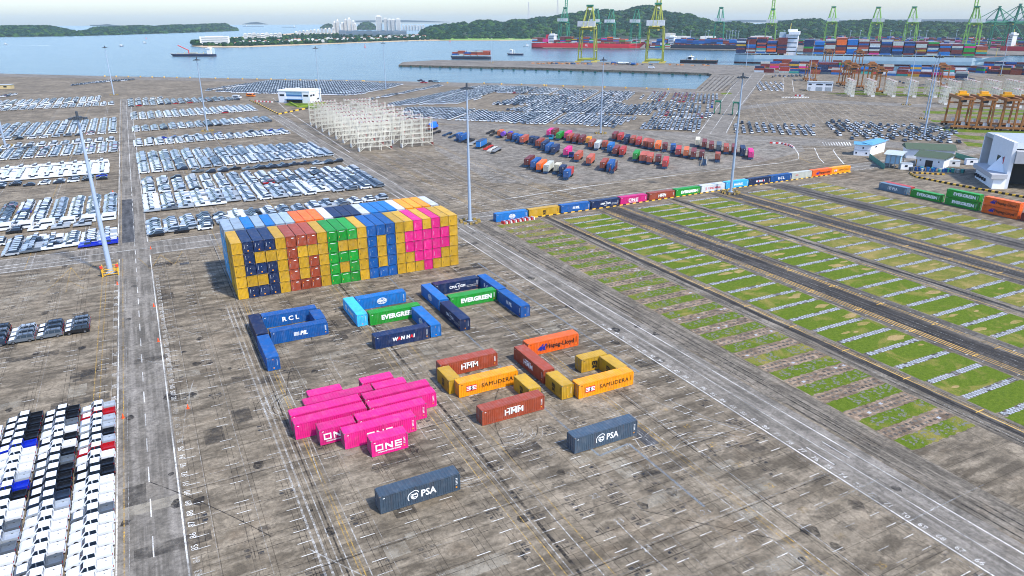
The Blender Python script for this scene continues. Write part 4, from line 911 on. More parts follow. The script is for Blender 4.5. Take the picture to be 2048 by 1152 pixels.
field([(660, 190), (700, 182), (770, 178), (720, 190)], 3.1, 5.6, WF, .9)
field([(410, 181), (535, 163), (537, 164.5), (413, 183)], 3., 5.5, WF); field([(735, 202), (740, 199), (880, 171), (885, 173)], 3., 5.5, WF)
field([(138, 172.5), (140, 171), (205, 163), (272, 158.5), (270, 160.5), (205, 166)], 5., 5.5, WF)
field([(768, 211), (958, 173), (1000, 173), (1030, 178), (985, 187), (955, 200), (915, 208), (800, 212)], 2.9, 5.1, [('white', 72), ('silver', 22), ('dark', 6)], .98, .02)
field([(1000, 174), (1080, 176), (1160, 182), (1150, 191), (989, 187)], 3.0, 5.8, WF, .93, .05)
field([(977, 211), (1025, 199.6), (1036, 192), (1150, 192), (1163, 181), (1275, 186), (1262, 196), (1235, 208), (1100, 206), (1080, 212)], 3.0, 6, WF+[('dark', 20)], .9, .06)
field([(1007, 221), (1065, 214), (1110, 207), (1235, 210), (1318, 213), (1300, 232), (1180, 229), (1065, 225)], 3.0, 5.6, [('dark', 20), ('silver', 35), ('white', 38), ('grey', 7)], .95, .04)
field([(805, 236), (812, 217), (910, 218), (935, 221), (1000, 227), (1100, 227), (1275, 237), (1228, 256), (1140, 249), (1080, 249), (955, 244), (877, 239)], 2.9, 5.5, [('white', 52), ('silver', 36), ('grey', 6), ('dark', 6)], .97, .05)
field([(1274, 259), (1307, 236), (1408, 240.5), (1394, 264)], 2.7, 6.2, [('white', 40), ('silver', 45), ('dark', 12)], .99)
field([(1300, 232), (1318, 225), (1423, 230), (1417, 239)], 2.8, 6.2, [('white', 30), ('silver', 45), ('red', 9), ('dark', 12)], .95)
field([(1274, 198), (1304, 185), (1441, 191), (1426, 209), (1330, 203)], 3.4, 6.0, [('white', 45), ('silver', 35), ('red', 22), ('dark', 12)], .93, .12)
field([(1280, 210), (1310, 204), (1425, 212), (1419, 228), (1320, 222)], 3.0, 6, [('silver', 40), ('dark', 30), ('blue', 3), ('white', 20)], .85, .08)
field([(1459, 267), (1475, 246), (1632, 254), (1627, 274)], 4.4, 6.4, [('white', 40), ('silver', 40), ('dark', 15), ('black', 5)], .78, .04)
field([(1643, 251), (1660, 241), (1760, 249), (1905, 258), (1925, 290), (1790, 283), (1740, 283), (1675, 277), (1672, 262)], 4.6, 6.6, [('dark', 30), ('black', 12), ('white', 26), ('silver', 34)], .68, .1)
field([(1510, 182), (1517, 163), (1566, 166), (1567, 184)], 5.2, 7.5, WW, .75); field([(1545, 155), (1612, 153), (1612, 150.5), (1545, 152)], 5, 6, WD, .9)
field([(1880, 160), (1960, 164), (1950, 158)], 6, 7, WD, .6); field([(1770, 165), (1840, 170), (1835, 167), (1775, 163)], 8, 8, WD, .6)
field([(0, 193), (36, 188), (38, 190), (0, 196)], 5, 5.5, WF, .9)
# nearest 300 of the grid bays are things, everything farther is one mass
def visible(c):
    x, y = PX(c[0], c[1], .8); return -8 < x < 2056 and (Vector((c[0], c[1], -64)).dot(FW) > 0)
cars = [c for c in cars if visible(c)]
wallhid = lambda c: (G(438, 440, 14.5)[0] < 0) and False
cars.sort(key=lambda c: c[0]**2+c[1]**2)
near = [c for c in cars if c[5] != 'far field'][:287]; nset = set(map(id, near)); far = [c for c in cars if id(c) not in nset]
KW = dict(car='hatchback', suv='estate', van='van', pickup='pickup'); NM = dict(car='parked_car', suv='parked_car', van='parked_van', pickup='parked_pickup')
for c in near:
    x, y, rz, col, kd, nm, f, k = c
    o = link(NM[kd], CSM[kd], None, (x, y, 0), rz, f'{cw(col)} {KW[kd]}, {ordw(k)} from front, {ordw(f)} file from lane, {nm}', 'car', 'cars parked in the '+nm); own(o, {0: PM[col]})
def mass(name, items, templ, colkey, mats):
    "many copies of small shapes merged into one mesh; items: (x, y, z, rz, kind, material index)"
    V = []; LI = []; LS = []; MI = []; vo = 0
    byk = {}
    for it in items: byk.setdefault(it[4], []).append(it)
    for kd, its in byk.items():
        b = templ[kd]; tv = np.array(b.v); nv = len(tv); fl = [len(f) for f in b.f]; fi = np.array([i for f in b.f for i in f]); tm = np.array(b.m)
        A = np.array([(i[0], i[1], i[2], i[3], i[5]) for i in its], float); n = len(A); c, s = np.cos(A[:, 3])[:, None], np.sin(A[:, 3])[:, None]
        X = tv[None, :, 0]*c-tv[None, :, 1]*s+A[:, 0:1]; Y = tv[None, :, 0]*s+tv[None, :, 1]*c+A[:, 1:2]; Zz = np.repeat(tv[None, :, 2], n, 0)+A[:, 2:3]
        V.append(np.stack([X, Y, Zz], 2).reshape(-1, 3)); LI.append((fi[None, :]+(np.arange(n)*nv)[:, None]+vo).reshape(-1)); LS += fl*n
        m = np.repeat(tm[None, :], n, 0)+0.; m = np.where(m == 0, A[:, 4:5], m+colkey-1); MI.append(m.reshape(-1)); vo += n*nv
    V = np.concatenate(V); LI = np.concatenate(LI).astype(np.int32); LS = np.array(LS, np.int32); MI = np.concatenate(MI).astype(np.int32)
    me = bpy.data.meshes.new(name); me.vertices.add(len(V)); me.vertices.foreach_set('co', V.astype(np.float32).ravel()); me.loops.add(len(LI)); me.loops.foreach_set('vertex_index', LI)
    me.polygons.add(len(LS)); st = np.concatenate([[0], np.cumsum(LS)[:-1]]).astype(np.int32); me.polygons.foreach_set('loop_start', st); me.polygons.foreach_set('loop_total', LS)
    for m in mats: me.materials.append(m)
    me.polygons.foreach_set('material_index', MI); me.update(calc_edges=True); me.validate(); me.shade_flat()
    return link(name, me, kind='stuff')
ck = list(PC); 
mass('distant_parked_cars', [(c[0], c[1], 0, c[2], c[4], ck.index(c[3])) for c in far], CS, len(ck), [PM[k] for k in ck]+[M_glass, M_tyre])
print('cars', len(cars))

# ---------------------------------------------------------------- trailer yard
TA = math.atan2(.739, .674)
M_chas = paint('blue_chassis_paint', (22, 66, 104), .5, .3); M_chk = paint('black_chassis_paint', (40, 42, 46), .5, .3); M_chr = paint('red_chassis_paint', (206, 50, 40), .5, .2); M_chw = paint('white_chassis_paint', (214, 214, 206), .5, .2); M_chg = paint('grey_deck_paint', (128, 132, 134), .6, .3)
def trailer_mesh(deck=False):
    b = MB()
    for y in (.75, 1.69): b.box(-.3, 12.5, y-.09, y+.09, .95, 1.2)
    for x in (-.2, 1.5, 4, 6.4, 8.6, 10.4, 12.3): b.box(x-.12, x+.12, .1, 2.34, 1.0, 1.24)
    for x in (8.6, 9.9, 11.2):
        for y in (.35, 2.09): b.tube((x, y-.28, .5), (x, y+.28, .5), .5, .5, 10, 1)
    for y in (.7, 1.74): b.box(2.2, 2.4, y-.1, y+.1, .0, .95); 
    b.box(-.45, -.3, .0, 2.44, .5, .95)
    if deck: b.box(-.2, 12.3, .0, 2.44, 1.245, 1.33, 2)
    return b.mesh('trailer', [M_chas, M_tyre, M_chg])
TM, TMD = trailer_mesh(), trailer_mesh(True)
def trailer(x, y, lab, mat=None, deck=False, rz=TA):
    o = link('container_trailer', TMD if deck else TM, None, (x, y, 0), rz, lab, 'trailer', 'trailers parked in the trailer yard')
    if mat: own(o, {0: mat})
    return o
def tcont(px, py, c, size, lab, behind=None, mat=None):
    x, y = G(px, py, 1.3); d = Vector((math.cos(TA), math.sin(TA))); nrm = Vector((-d.y, d.x))
    # px, py is the lower left corner of the end facing us, which is the +y side of the local frame
    o_ = Vector((x, y))-nrm*CW_
    off = 3.2 if size == 20 and behind is None else 0
    r = root('shipping_container', f'{cw(c)} container on a trailer, {lab}', 'container', (o_.x, o_.y, 1.26), TA, 'containers on trailers in the trailer yard')
    s = link('shell', ME_far[size], r); own(s, {0: CM[c]})
    dd = link('door', MD_far, r); own(dd, {0: CM[c]})
    t0 = o_-d*off; trailer(t0.x, t0.y, f'trailer under the {cw(c)} container {lab}', mat)
    if behind:
        q = o_+d*6.13; r = root('shipping_container', f'{cw(behind)} container behind the {cw(c)} one, {lab}', 'container', (q.x, q.y, 1.26), TA, 'containers on trailers in the trailer yard'); s = link('shell', ME_far[20], r); own(s, {0: CM[behind]})
ME_far = {40: container_mesh(L40, .8), 20: container_mesh(L20, .8)}
b = MB(); b.box(-.0, .06, .13, 1.2, .2, 2.75); b.box(-.0, .06, 1.24, 2.31, .2, 2.75); b.box(-.03, -.005, .3, .9, 2.2, 2.4, 1)
for y in (.5, .9, 1.5, 1.9): b.box(-.05, -.004, y-.03, y+.03, .1, 2.8, 2)
MD_far = b.mesh('door', [CM['white'], IW, M_steel])
c1 = lambda x, y: (850+x/7.877, 230+y/7.877); c2 = lambda x, y: (1080+x/9.29, 245+y/9.29); c3 = lambda x, y: (1290+x/8.904, 250+y/8.904)
rows = {
 'far left row': [(c1(485, 372), 'blue', 20), (c1(530, 400), 'blue', 40)],
 'second row': [(c1(1140, 322), 'burnt', 20), (c1(1293, 375), 'darkred', 20), (c1(1370, 385), 'blue', 20), (c1(1445, 402), 'blue', 20), (c1(1490, 432), 'rust', 40), (c1(1635, 428), 'navy', 20), (c1(1700, 440), 'navy', 20), (c1(1738, 490), 'brown', 40), (c1(1818, 525), 'navy', 40), (c1(1888, 567), 'blue', 40), (c1(1978, 592), 'navy', 40)],
 'third row': [(c2(120, 236), 'pink', 40), (c2(202, 232), 'darkred', 40), (c2(296, 297), 'green', 40), (c2(450, 285), 'pink', 40), (c2(487, 342), 'brown', 40), (c2(594, 356), 'darkred', 40), (c2(710, 372), 'darkred', 40), (c2(848, 378), 'amber', 20), (c2(893, 458), 'brown', 40), (c2(1003, 482), 'white', 40), (c2(1150, 455), 'brown', 20), (c2(1245, 522), 'bright', 40), (c2(1345, 582), 'darkred', 40), (c2(1465, 602), 'red', 40)],
 'back row': [(c2(1330, 302), 'darkred', 40), (c2(1435, 326), 'red', 40), (c2(1550, 366), 'navy', 40), (c2(1664, 386), 'brown', 40), (c2(1774, 412), 'red', 40), (c2(1902, 442), 'rust', 40), (c3(0, 385), 'brown', 40), (c3(50, 400), 'brown', 40), (c3(175, 427), 'orange', 40), (c3(305, 430), 'darkred', 20), (c3(450, 452), 'blue', 20), (c3(540, 525), 'red', 40), (c3(680, 545), 'burnt', 40), (c3(812, 572), 'darkred', 40), (c3(962, 572), 'darkred', 20), (c3(1245, 612), 'brown', 20)],
 'right end row': [(c3(890, 358), 'cream', 40), (c3(1010, 395), 'darkred', 40), (c3(1135, 435), 'darkred', 40), (c3(1270, 450), 'slate', 40), (c3(1400, 482), 'brown', 40), (c3(1545, 492), 'darkred', 40), (c3(1697, 517), 'navy', 40), (c3(1840, 577), 'pink', 40)],
 'fourth row': [(c2(430, 602), 'pink', 40), (c2(632, 692), 'rust', 40), (c2(855, 760), 'rust', 40), (c2(1108, 850), 'brown', 40), (c2(1235, 875), 'blue', 40)],
 'inner right row': [(c2(1718, 680), 'green', 40), (c2(1845, 710), 'rust', 40), (c3(-45, 640), 'rust', 40), (c3(28, 662), 'rust', 40), (c3(180, 655), 'darkred', 20), (c3(303, 740), 'red', 40)],
 'front row': [(c1(1557, 787), 'darkred', 40), (c1(1660, 827), 'blue', 40), (c1(1750, 862), 'orange', 40), (c1(1863, 887), 'palegrey', 40), (c2(255, 897), 'cream', 20), (c2(350, 937), 'navy', 20)]}
for rn, items in rows.items():
    for k, (p, c, s) in enumerate(items): tcont(p[0], p[1], c, s, f'{ordw(k+1)} from the left in the {rn}')
p = c2(430, 1022); tcont(p[0], p[1], 'blue', 20, 'nearest corner of the trailer yard', 'red')
for k, (p, m, dk_, tx) in enumerate([(c1(150, 318), M_chk, 0, 'black empty trailer beside the tarpaulin load'), (c1(330, 345), M_chas, 0, 'blue empty trailer left of the two blue containers'), (c1(425, 375), M_chas, 0, 'blue empty trailer touching the first blue container'), (c1(640, 445), M_chk, 0, 'black empty trailer behind the tall mast'), (c1(690, 458), M_chk, 0, 'black empty trailer just right of the tall mast'),
      (c1(760, 485), M_chw, 1, 'silver flat trailer left of the curtain-sided one'), (c1(955, 525), M_chk, 0, 'black empty trailer right of the curtain-sided one'), (c1(985, 565), M_chr, 0, 'bright red empty trailer'), (c1(1045, 590), M_chw, 0, 'white empty trailer beside the red one'), (c1(1110, 615), M_chk, 1, 'grey decked trailer at the front of the left row'),
      (c1(1020, 310), M_chk, 0, 'black empty trailer at the left end of the second row'), (c1(1075, 340), M_chk, 0, 'black trailer beside the short burnt orange container'), (c1(1215, 365), M_chk, 0, 'black trailer with small crates in the second row')]):
    x, y = G(*p); trailer(x, y, tx, m, bool(dk_))
# special loads
def atT(p, z=0): x, y = G(p[0], p[1], z); return x, y
x, y = atT(c1(97, 262)); trailer(x, y, 'trailer under the blue tarpaulin load', M_chk)
r = root('flat_rack', 'dark red flat rack with a big blue tarpaulin bundle', 'flat rack', (x, y, 1.26), TA); b = MB(); b.box(0, 12.1, 0, 2.44, 0, .5); b.box(0, .2, 0, 2.44, .5, 2.9); b.box(11.9, 12.1, 0, 2.44, .5, 2.9); b.build('frame', CM['darkred'], r)
b = MB(); n = 14; V = []
for i in range(9):
    for k in range(n): a = math.pi*k/(n-1); rr = 1.9+.25*math.sin(i*1.7+k); V.append((.5+i*1.38, 1.22+rr*.85*math.cos(a), .5+max(0, rr*1.7*math.sin(a)*(.75 if i in (0, 8) else 1))))
b.add(V, [(i*n+k, i*n+k+1, (i+1)*n+k+1, (i+1)*n+k) for i in range(8) for k in range(n-1)]); b.quad([V[k] for k in range(n)]); b.quad([V[8*n+k] for k in range(n)]); M_tarp = paint('blue_tarpaulin', (12, 104, 226), .5, .1); b.build('tarpaulin', M_tarp, r)
x, y = atT(c1(872, 512), 1.0); trailer(x, y, 'trailer of the blue curtain-sided body', M_chk); r = root('curtain_trailer_body', 'light blue curtain-sided trailer body with dark roof', 'trailer body', (x, y, 1.26), TA); b = MB(); b.box(0, 12, 0, 2.5, 0, 2.8); b.build('body', CM['bright'], r); b = MB(); b.box(-.05, 12.05, -.05, 2.55, 2.8, 2.95); b.build('roof', CM['navy'], r); b = MB(); b.box(-.03, .3, -.03, 0, 0, 2.8); b.build('post', M_chw, r)
for k, p in enumerate((c2(1380, 925), c3(1100, 700))):
    x, y = atT(p, 1.); trailer(x, y, ('blue trailer under the stanchion rack at the front', 'blue trailer with stacked white frames near the right')[k])
    r = root('stanchion_rack', ('rack with tall rusty stanchions on a blue trailer', 'stack of blue and white frames on a trailer')[k], 'rack', (x, y, 1.26), TA); b = MB()
    for q in range(5):
        for yy in (.1, 2.2): b.box(q*2.8+.2, q*2.8+.5, yy, yy+.25, 0, 3.0 if k == 0 and q > 1 else 1.6)
    b.box(0, 12, 0, .25, 0, .35); b.box(0, 12, 2.2, 2.45, 0, .35)
    b.build('frame', [CM['darkred'] if k == 0 else M_chw], r)
for k, (p, m) in enumerate(((c1(1335, 330), (20, 30, 190)), (c1(1222, 330), (110, 70, 170)))):
    x, y = atT(p, 1.5); b = MB(); b.tube((0, 0, 1.4), (3.5, 0, 1.4), 1.35, 1.35, 16); b.build('cable_drum', paint('drum_paint_%d' % k, m), None, (x, y, 1.2), TA, label=('large dark blue drum on the second trailer row', 'small purple drum on the second trailer row')[k], cat='drum')
def truck(x, y, rz, lab, c=(40, 150, 190)):
    r = root('truck', lab, 'truck', (x, y, 0), rz); b = MB(); b.sideprism([(0, .6), (0, 2.9), (1.6, 3.0), (2.2, 1.9), (2.35, .6)], -1.2, 1.2); b.build('cab', paint('truck_paint%d' % random.randint(0, 999), c, .35, .1), r)
    b = MB(); b.quad([(1.72, -1.05, 2.86), (2.24, -1.05, 1.95), (2.24, 1.05, 1.95), (1.72, 1.05, 2.86)]); b.v = [(a+.04, c_, d+.04) for a, c_, d in b.v]; b.build('windscreen', M_glass, r)
    b = MB(); b.box(-3.5, 0, -.5, .5, .6, .9); b.build('chassis', M_dark, r)
    for wx in (1.2, -2.6):
        for sy in (-1, 1): b = MB(); wheel(b, wx, sy*1.0, .5, .3, 0); b.build('wheel', M_tyre, r)
x, y = atT(c2(215, 320)); truck(x, y, TA+math.pi, 'teal truck tractor parked in front of the green container'); x, y = atT(c2(590, 650)); truck(x, y, TA+math.pi, 'dark blue truck tractor beside the pink lettered container', (20, 40, 110))
# straddle carriers on the far road
M_grn = paint('green_machine', (20, 110, 80), .5, .2)
for (px, py, lab) in ((1434, 227, 'green straddle carrier at the end of the car field'), (1470, 230, 'green straddle carrier beside the far road')):
    x, y = G(px, py); r = root('straddle_carrier', lab, 'straddle carrier', (x, y, 0), A2); b = MB()
    for sx in (-1, 1):
        for sy in (-1, 1): b.box(sx*3-.25, sx*3+.25, sy*2-.25, sy*2+.25, .8, 8.5)
    for sy in (-1, 1): b.box(-4, 4, sy*2-.35, sy*2+.35, .8, 1.6); b.box(-4, 4, sy*2-.3, sy*2+.3, 8.5, 9.2)
    b.box(-3, -2.4, -1.7, 1.7, 8.5, 9.2); b.box(2.4, 3, -1.7, 1.7, 8.5, 9.2); b.build('frame', M_grn, r)
    b = MB(); b.box(3, 4.6, -2.3, -.8, 7, 9); b.build('cab', CM['white'], r)
    for sx in (-3, -1, 1, 3):
        for sy in (-1, 1): b = MB(); wheel(b, sx, sy*2, .7, .5, 0); b.build('wheel', M_tyre, r)

# ---------------------------------------------------------------- steel racks
M_rack = paint('rack_steel', (208, 206, 192), .55, .3); M_rw = NT('red_white_bands'); wv = M_rw.N.new('ShaderNodeTexWave'); wv.inputs['Scale'].default_value = .45; M_rw.L.new(M_rw.coord((1, 1, 1), 0), wv.inputs['Vector']); M_rw.set('Base Color', M_rw.ramp(wv.outputs['Color'], [(.49, (.75, .74, .70)), (.51, (.34, .06, .05))])); M_rw = M_rw.m
def rack_mesh(W=17.8, H=15., D=2.6, nc=3, nl=6):
    b = MB(); w_ = .27
    for y in (0, D):
        for k in range(nc+1): x = W*k/nc; b.box(x-w_/2, x+w_/2, y-w_/2, y+w_/2, 0, H+(1.0 if k in (0, nc) else .4))
        for l in range(nl): z = 2.1+(H-2.2)*l/(nl-1); b.box(w_/2, W-w_/2, y-.08, y+.08, z-.09, z+.09)
        for l in range(nl-1):
            z0 = 2.1+(H-2.2)*l/(nl-1); z1 = 2.1+(H-2.2)*(l+1)/(nl-1)
            for k in range(nc):
                for q in (1, 2, 3): x = W*(k+q/4)/nc; b.box(x-.05, x+.05, y-.05, y+.05, z0+.14, z0+(z1-z0)*(.55 if q != 2 else .98))
                if (k+l) % 2: b.beam((W*k/nc, y, z0), (W*(k+.5)/nc, y, z1), .12)
        b.beam((0, y, .2), (W/nc/2, y, 2.1), .2); b.beam((W, y, .2), (W-W/nc/2, y, 2.1), .2)
    for l in range(nl):
        z = 2.1+(H-2.2)*l/(nl-1)
        for k in range(nc*2+1): x = W*k/(2*nc); b.box(x-.05, x+.05, .17, D-.17, z-.06, z+.06)
    for k in range(nc*3): x = W*(k+.5)/(nc*3); b.box(x-.28, x+.28, -.2, D+.2, H, H+.5, 1)
    for k in (0, nc): x = W*k/nc; b.box(x-w_*.55, x+w_*.55, -.19, D+.19, .2, 1.9, 1)
    return b.mesh('steel_rack', [M_rack, M_rw])
RM = rack_mesh(); RY = [373.4, 388.5, 405, 421, 438.5, 455.5, 472.5, 489]
for k, y in enumerate(RY):
    link('steel_rack', RM, None, (101.2, y, 0), 0, f'cream steel lattice rack, {ordw(k+1)} from the front in the left file', 'rack', 'steel lattice racks left of the trailer yard')
    link('steel_rack', RM, None, (125.5, y+1.5, 0), 0, f'cream steel lattice rack, {ordw(k+1)} from the front in the right file', 'rack', 'steel lattice racks left of the trailer yard')
RM2 = rack_mesh(17, 13.5, 2.6, 3, 5)
k = 0
bx0 = Vector((574.3, 444.5)); dv = Vector((13.9, -10.3))
for i in range(13):
    p = bx0+dv*i
    for j in (0, 1):
        q = p+E2*(j*18.5+(0 if i < 6 else 6))
        link('steel_rack', RM2, None, (q.x, q.y, 0), A2, f'pale lattice rack far right, {ordw(i+1)} pair from the left, {("near","far")[j]} one of the pair', 'rack', 'pale lattice racks at the far right')
for i, p in enumerate(((1690+1175/5.72, 110+575/5.72), (1690+1760/5.72, 110+600/5.72), (2042, 217))):
    x, y = G(*p); link('steel_rack', RM2, None, (x, y, 0), A2, f'pale lattice rack behind the yellow gantry cranes, {ordw(i+1)} from the left', 'rack', 'pale lattice racks at the far right')
# ---------------------------------------------------------------- rubber tyred gantry cranes
M_ora = paint('orange_brown_steel', (152, 98, 46), .6, .35); M_yc = paint('machinery_yellow', (226, 164, 16), .45, .2)
def gantry(x, y, rz, H, W, lab, mat, top, grp, D=8.):
    r = root('yard_gantry_crane', lab, 'gantry crane', (x, y, 0), rz, grp)
    for sy in (0, 1):
        b = MB()
        for sx in (0, 1): b.hexa([(sx*D-.5, sy*W-.5, 2.2), (sx*D+.5, sy*W-.5, 2.2), (sx*D+.5, sy*W+.5, 2.2), (sx*D-.5, sy*W+.5, 2.2)], [(sx*D-.5-sx*.8+.4, sy*W-.5, H), (sx*D+.5-sx*.8+.4, sy*W-.5, H), (sx*D+.5-sx*.8+.4, sy*W+.5, H), (sx*D-.5-sx*.8+.4, sy*W+.5, H)])
        b.box(-2, D+2, sy*W-.7, sy*W+.7, 1.2, 2.4); b.box(.5, D-.5, sy*W-.4, sy*W+.4, H*.78, H*.78+.9)
        b.build('leg_frame', mat, r)
        for sx in (-1.2, 1.2, D-1.2, D+1.2): b = MB(); wheel(b, sx, sy*W, .8, .7, 0); b.build('wheel', M_tyre, r)
        b = MB(); b.box(2, 4, sy*W-1.7, sy*W-.72, 2.4, 4.4); b.build('power_cabinet', CM['white'], r)
    b = MB(); b.box(-.2, 1.2, -2.5, W+2.5, H, H+1.8); b.box(D-1.6, D-.2, -2.5, W+2.5, H, H+1.8); b.box(1.2, D-1.6, -2.5, -1.5, H+.2, H+1.2); b.box(1.2, D-1.6, W+1.5, W+2.5, H+.2, H+1.2); b.build('girder', mat, r)
    b = MB(); b.box(.2, D-1.2, W*.3, W*.3+5, H+1.82, H+3.0); b.box(1.5, D-2.5, W*.3+1, W*.3+4, H+3.0, H+4.4); b.build('trolley', top, r)
    b = MB(); b.box(1.4, D-2.6, W*.3+5.2, W*.3+7, H-2.3, H-.1); b.build('cab', M_dark, r)
for i, (px, py) in enumerate(((1914.6, 250), (1956.6, 251.6), (2001.2, 253.3), (2043, 254.5))):
    x, y = G(px, py); gantry(x, y, A2+math.pi/2-.0, 18, 21, f'yellow topped gantry crane at the right edge, {ordw(i+1)} from the left', M_ora, M_yc, 'yellow topped yard gantry cranes at the right edge')
for i, (px, py, pt) in enumerate(((1625, 160, 126), (1706, 172, 125), (1694, 168, 120), (1741, 176, 123), (1757, 182, 132), (1880, 170, 125), (1716, 140, 98), (1657, 133, 98))):
    x, y = G(px, py); gantry(x, y, A2+math.pi/2, max(16, HT(px, py, pt)-4), 23, f'rusty brown gantry crane behind the pale racks, {ordw(i+1)} counted from the near left', M_ora, M_ora, 'rusty brown yard gantry cranes behind the pale racks', 9)
# ---------------------------------------------------------------- buildings
M_wall = paint('white_render', (236, 240, 244), .8, .08); M_wallg = paint('grey_render', (176, 178, 182), .8, .15); M_blue = paint('blue_cladding', (58, 112, 166), .5, .15); M_win = flat('dark_window', (34, 44, 54), .15); M_rgrn = paint('moss_green_roof', (66, 84, 66), .85, .35); M_rgry = paint('grey_sheet_roof', (168, 178, 184), .6, .25); M_rblu = paint('blue_sheet_roof', (84, 146, 178), .5, .25); M_door = paint('ochre_door', (190, 130, 36), .6, .2); M_pale = paint('pale_blue_cladding', (150, 190, 214), .6, .2); M_teal = paint('teal_fence', (64, 138, 124), .6, .3)
def rows_win(r, wins, mat=None, name='window'):
    for (x0, x1, y0, y1, z0, z1) in wins: b = MB(); b.box(x0, x1, y0, y1, z0, z1); b.build(name, mat or M_win, r)
# control building
bx, by = G(558, 205); A1 = math.atan2(E1.y, E1.x)
r = root('control_building', 'two storey white control building with a blue band, behind the steel racks', 'building', (bx, by, 0), A1); Wd_, Dp, Hh = 30, 19, 9.6
b = MB(); b.box(0, Wd_, 0.4, Dp, 0, Hh); b.box(0, 7.2, 0, .398, 0, Hh); b.box(22.8, Wd_, 0, .398, 0, Hh); b.build('wall', M_wall, r)
b = MB(); b.box(-.3, Wd_+.3, -.3, .2, Hh, Hh+.9); b.box(-.3, Wd_+.3, Dp-.2, Dp+.3, Hh, Hh+.9); b.box(-.3, .2, .2, Dp-.2, Hh, Hh+.9); b.box(Wd_-.2, Wd_+.3, .2, Dp-.2, Hh, Hh+.9); b.rect(.2, Wd_-.2, .2, Dp-.2, Hh+.02); b.box(13, 16, 6, 9, Hh+.03, Hh+2.2); b.build('roof', M_wall, r)
rows_win(r, [(7.6, 22.4, .3, .38, 6.9, 9.0)], M_pale); rows_win(r, [(7.6, 22.4, .28, .37, 5.5, 6.9)], M_blue); rows_win(r, [(1.4, 5.8, -.05, -.002, 5.4, 7.0), (24, 28.6, -.05, -.002, 5.4, 7.0), (7.6, 22.4, .3, .38, 0.2, 2.6), (Wd_+.002, Wd_+.06, 1, 4, 5.4, 7), (Wd_+.002, Wd_+.06, 5, 8, 5.4, 7), (Wd_+.002, Wd_+.06, 12, 15, 2, 3.4), (Wd_+.002, Wd_+.06, 15, 18, 6, 7)])
b = MB(); b.box(6.8, 23.2, -2.2, .25, 2.9, 3.3); b.build('canopy', M_blue, r)
b = MB(); 
for a, c_ in (((597-22, 203), (597, 215)), ((597, 215), (646, 207))):
    p0, p1 = Vector(G(*a)), Vector(G(*c_)); n_ = 24
    for k in range(n_): q0 = p0.lerp(p1, k/n_); q1 = p0.lerp(p1, (k+.96)/n_); d = (q1-q0).normalized().orthogonal()*.9; b.hexa([(*(q0-d), 0), (*(q1-d), 0), (*(q1+d), 0), (*(q0+d), 0)], [(*(q0-d*.8), random.uniform(.9, 1.3)), (*(q1-d*.8), random.uniform(.9, 1.3)), (*(q1+d*.8), 1.), (*(q0+d*.8), 1.)])
b.build('hedge', flat('hedge_green', (112, 138, 30), .9), kind='stuff')
# small workshop
bx, by = G(1613, 181.5); r = root('workshop', 'small white workshop with three grey shutters in front of the rusty cranes', 'building', (bx, by, 0), A1-.12)
b = MB(); b.box(0, 23, 0, 11, 0, 8); b.build('wall', M_wall, r); b = MB(); b.box(-.3, 23.3, -.3, 11.3, 8, 8.5); b.build('roof', M_rgry, r)
rows_win(r, [(1, 4, -.06, -.002, 5.6, 6.8), (8, 14, -.06, -.002, 5.6, 6.8), (16.5, 22, -.06, -.002, 5.6, 6.8)]); rows_win(r, [(1, 3.4, -.06, -.002, 0, 3.6), (8, 14, -.06, -.002, 0, 3.8), (16.5, 22, -.06, -.002, 0, 3.8)], M_rgry, 'shutter')
# left hut by the water
bx, by = G(0, 178); r = root('hut', 'low beige hut at the left edge near the water', 'hut', (bx-6, by, 0), A1+.5); b = MB(); b.box(0, 17, 0, 8, 0, 4); b.build('wall', paint('beige_wall', (196, 178, 130), .8), r); b = MB(); b.box(-.4, 17.4, -.4, 8.4, 4, 4.4); b.build('roof', M_rgry, r); rows_win(r, [(3, 6, -.06, -.002, 1.5, 3), (10, 13, -.06, -.002, 1.5, 3)])
# blue roofed hut
def quadbld(name, lab, cat, pbl, pbr, depth, H, wall, roof, gable=0., over=.4, wins=(), pz=0., posts=False, dep_dir=1):
    p0, p1 = Vector(G(*pbl, pz)), Vector(G(*pbr, pz)); a = math.atan2(p1.y-p0.y, p1.x-p0.x); L = (p1-p0).length
    r = root(name, lab, cat, (p0.x, p0.y, 0), a)
    b = MB()
    if posts:
        for x in (0, L/3, 2*L/3, L-.3):
            for y in (0, depth-.3): b.box(x, x+.3, y, y+.3, 0, H)
        b.build('post', M_steel, r); b = MB(); b.box(.31, L-.31, .31, depth*.6, H*.35, H-.05)
    else: b.box(0, L, 0, depth, 0, H)
    b.build('wall', wall, r)
    b = MB()
    if gable: b.add([(-over, -over, H+.003), (L+over, -over, H+.003), (L+over, depth+over, H+.003), (-over, depth+over, H+.003), (-over, depth/2, H+gable), (L+over, depth/2, H+gable)], [(0, 1, 5, 4), (2, 3, 4, 5), (1, 2, 5), (3, 0, 4), (0, 3, 2, 1)])
    else: b.box(-over, L+over, -over, depth+over, H+.003, H+.35)
    b.build('roof', roof, r)
    for (nm, m, x0, x1, z0, z1) in wins: w_ = MB(); w_.box(x0*L, x1*L, -.07, -.003, z0, z1); w_.build(nm, m, r)
    return r, L
quadbld('site_office', 'two storey pale cabin block with a bright blue roof', 'building', (1706.8, 310.5), (1738, 312.5), 7, 5.6, M_wall, M_rblu, 1.0, .7, [('window', M_win, .1, .2, 1, 1.8), ('window', M_win, .5, .6, 3.6, 4.4), ('window', M_win, .75, .85, 1, 1.8), ('band', M_rgry, 0, 1, 2.7, 2.9)])
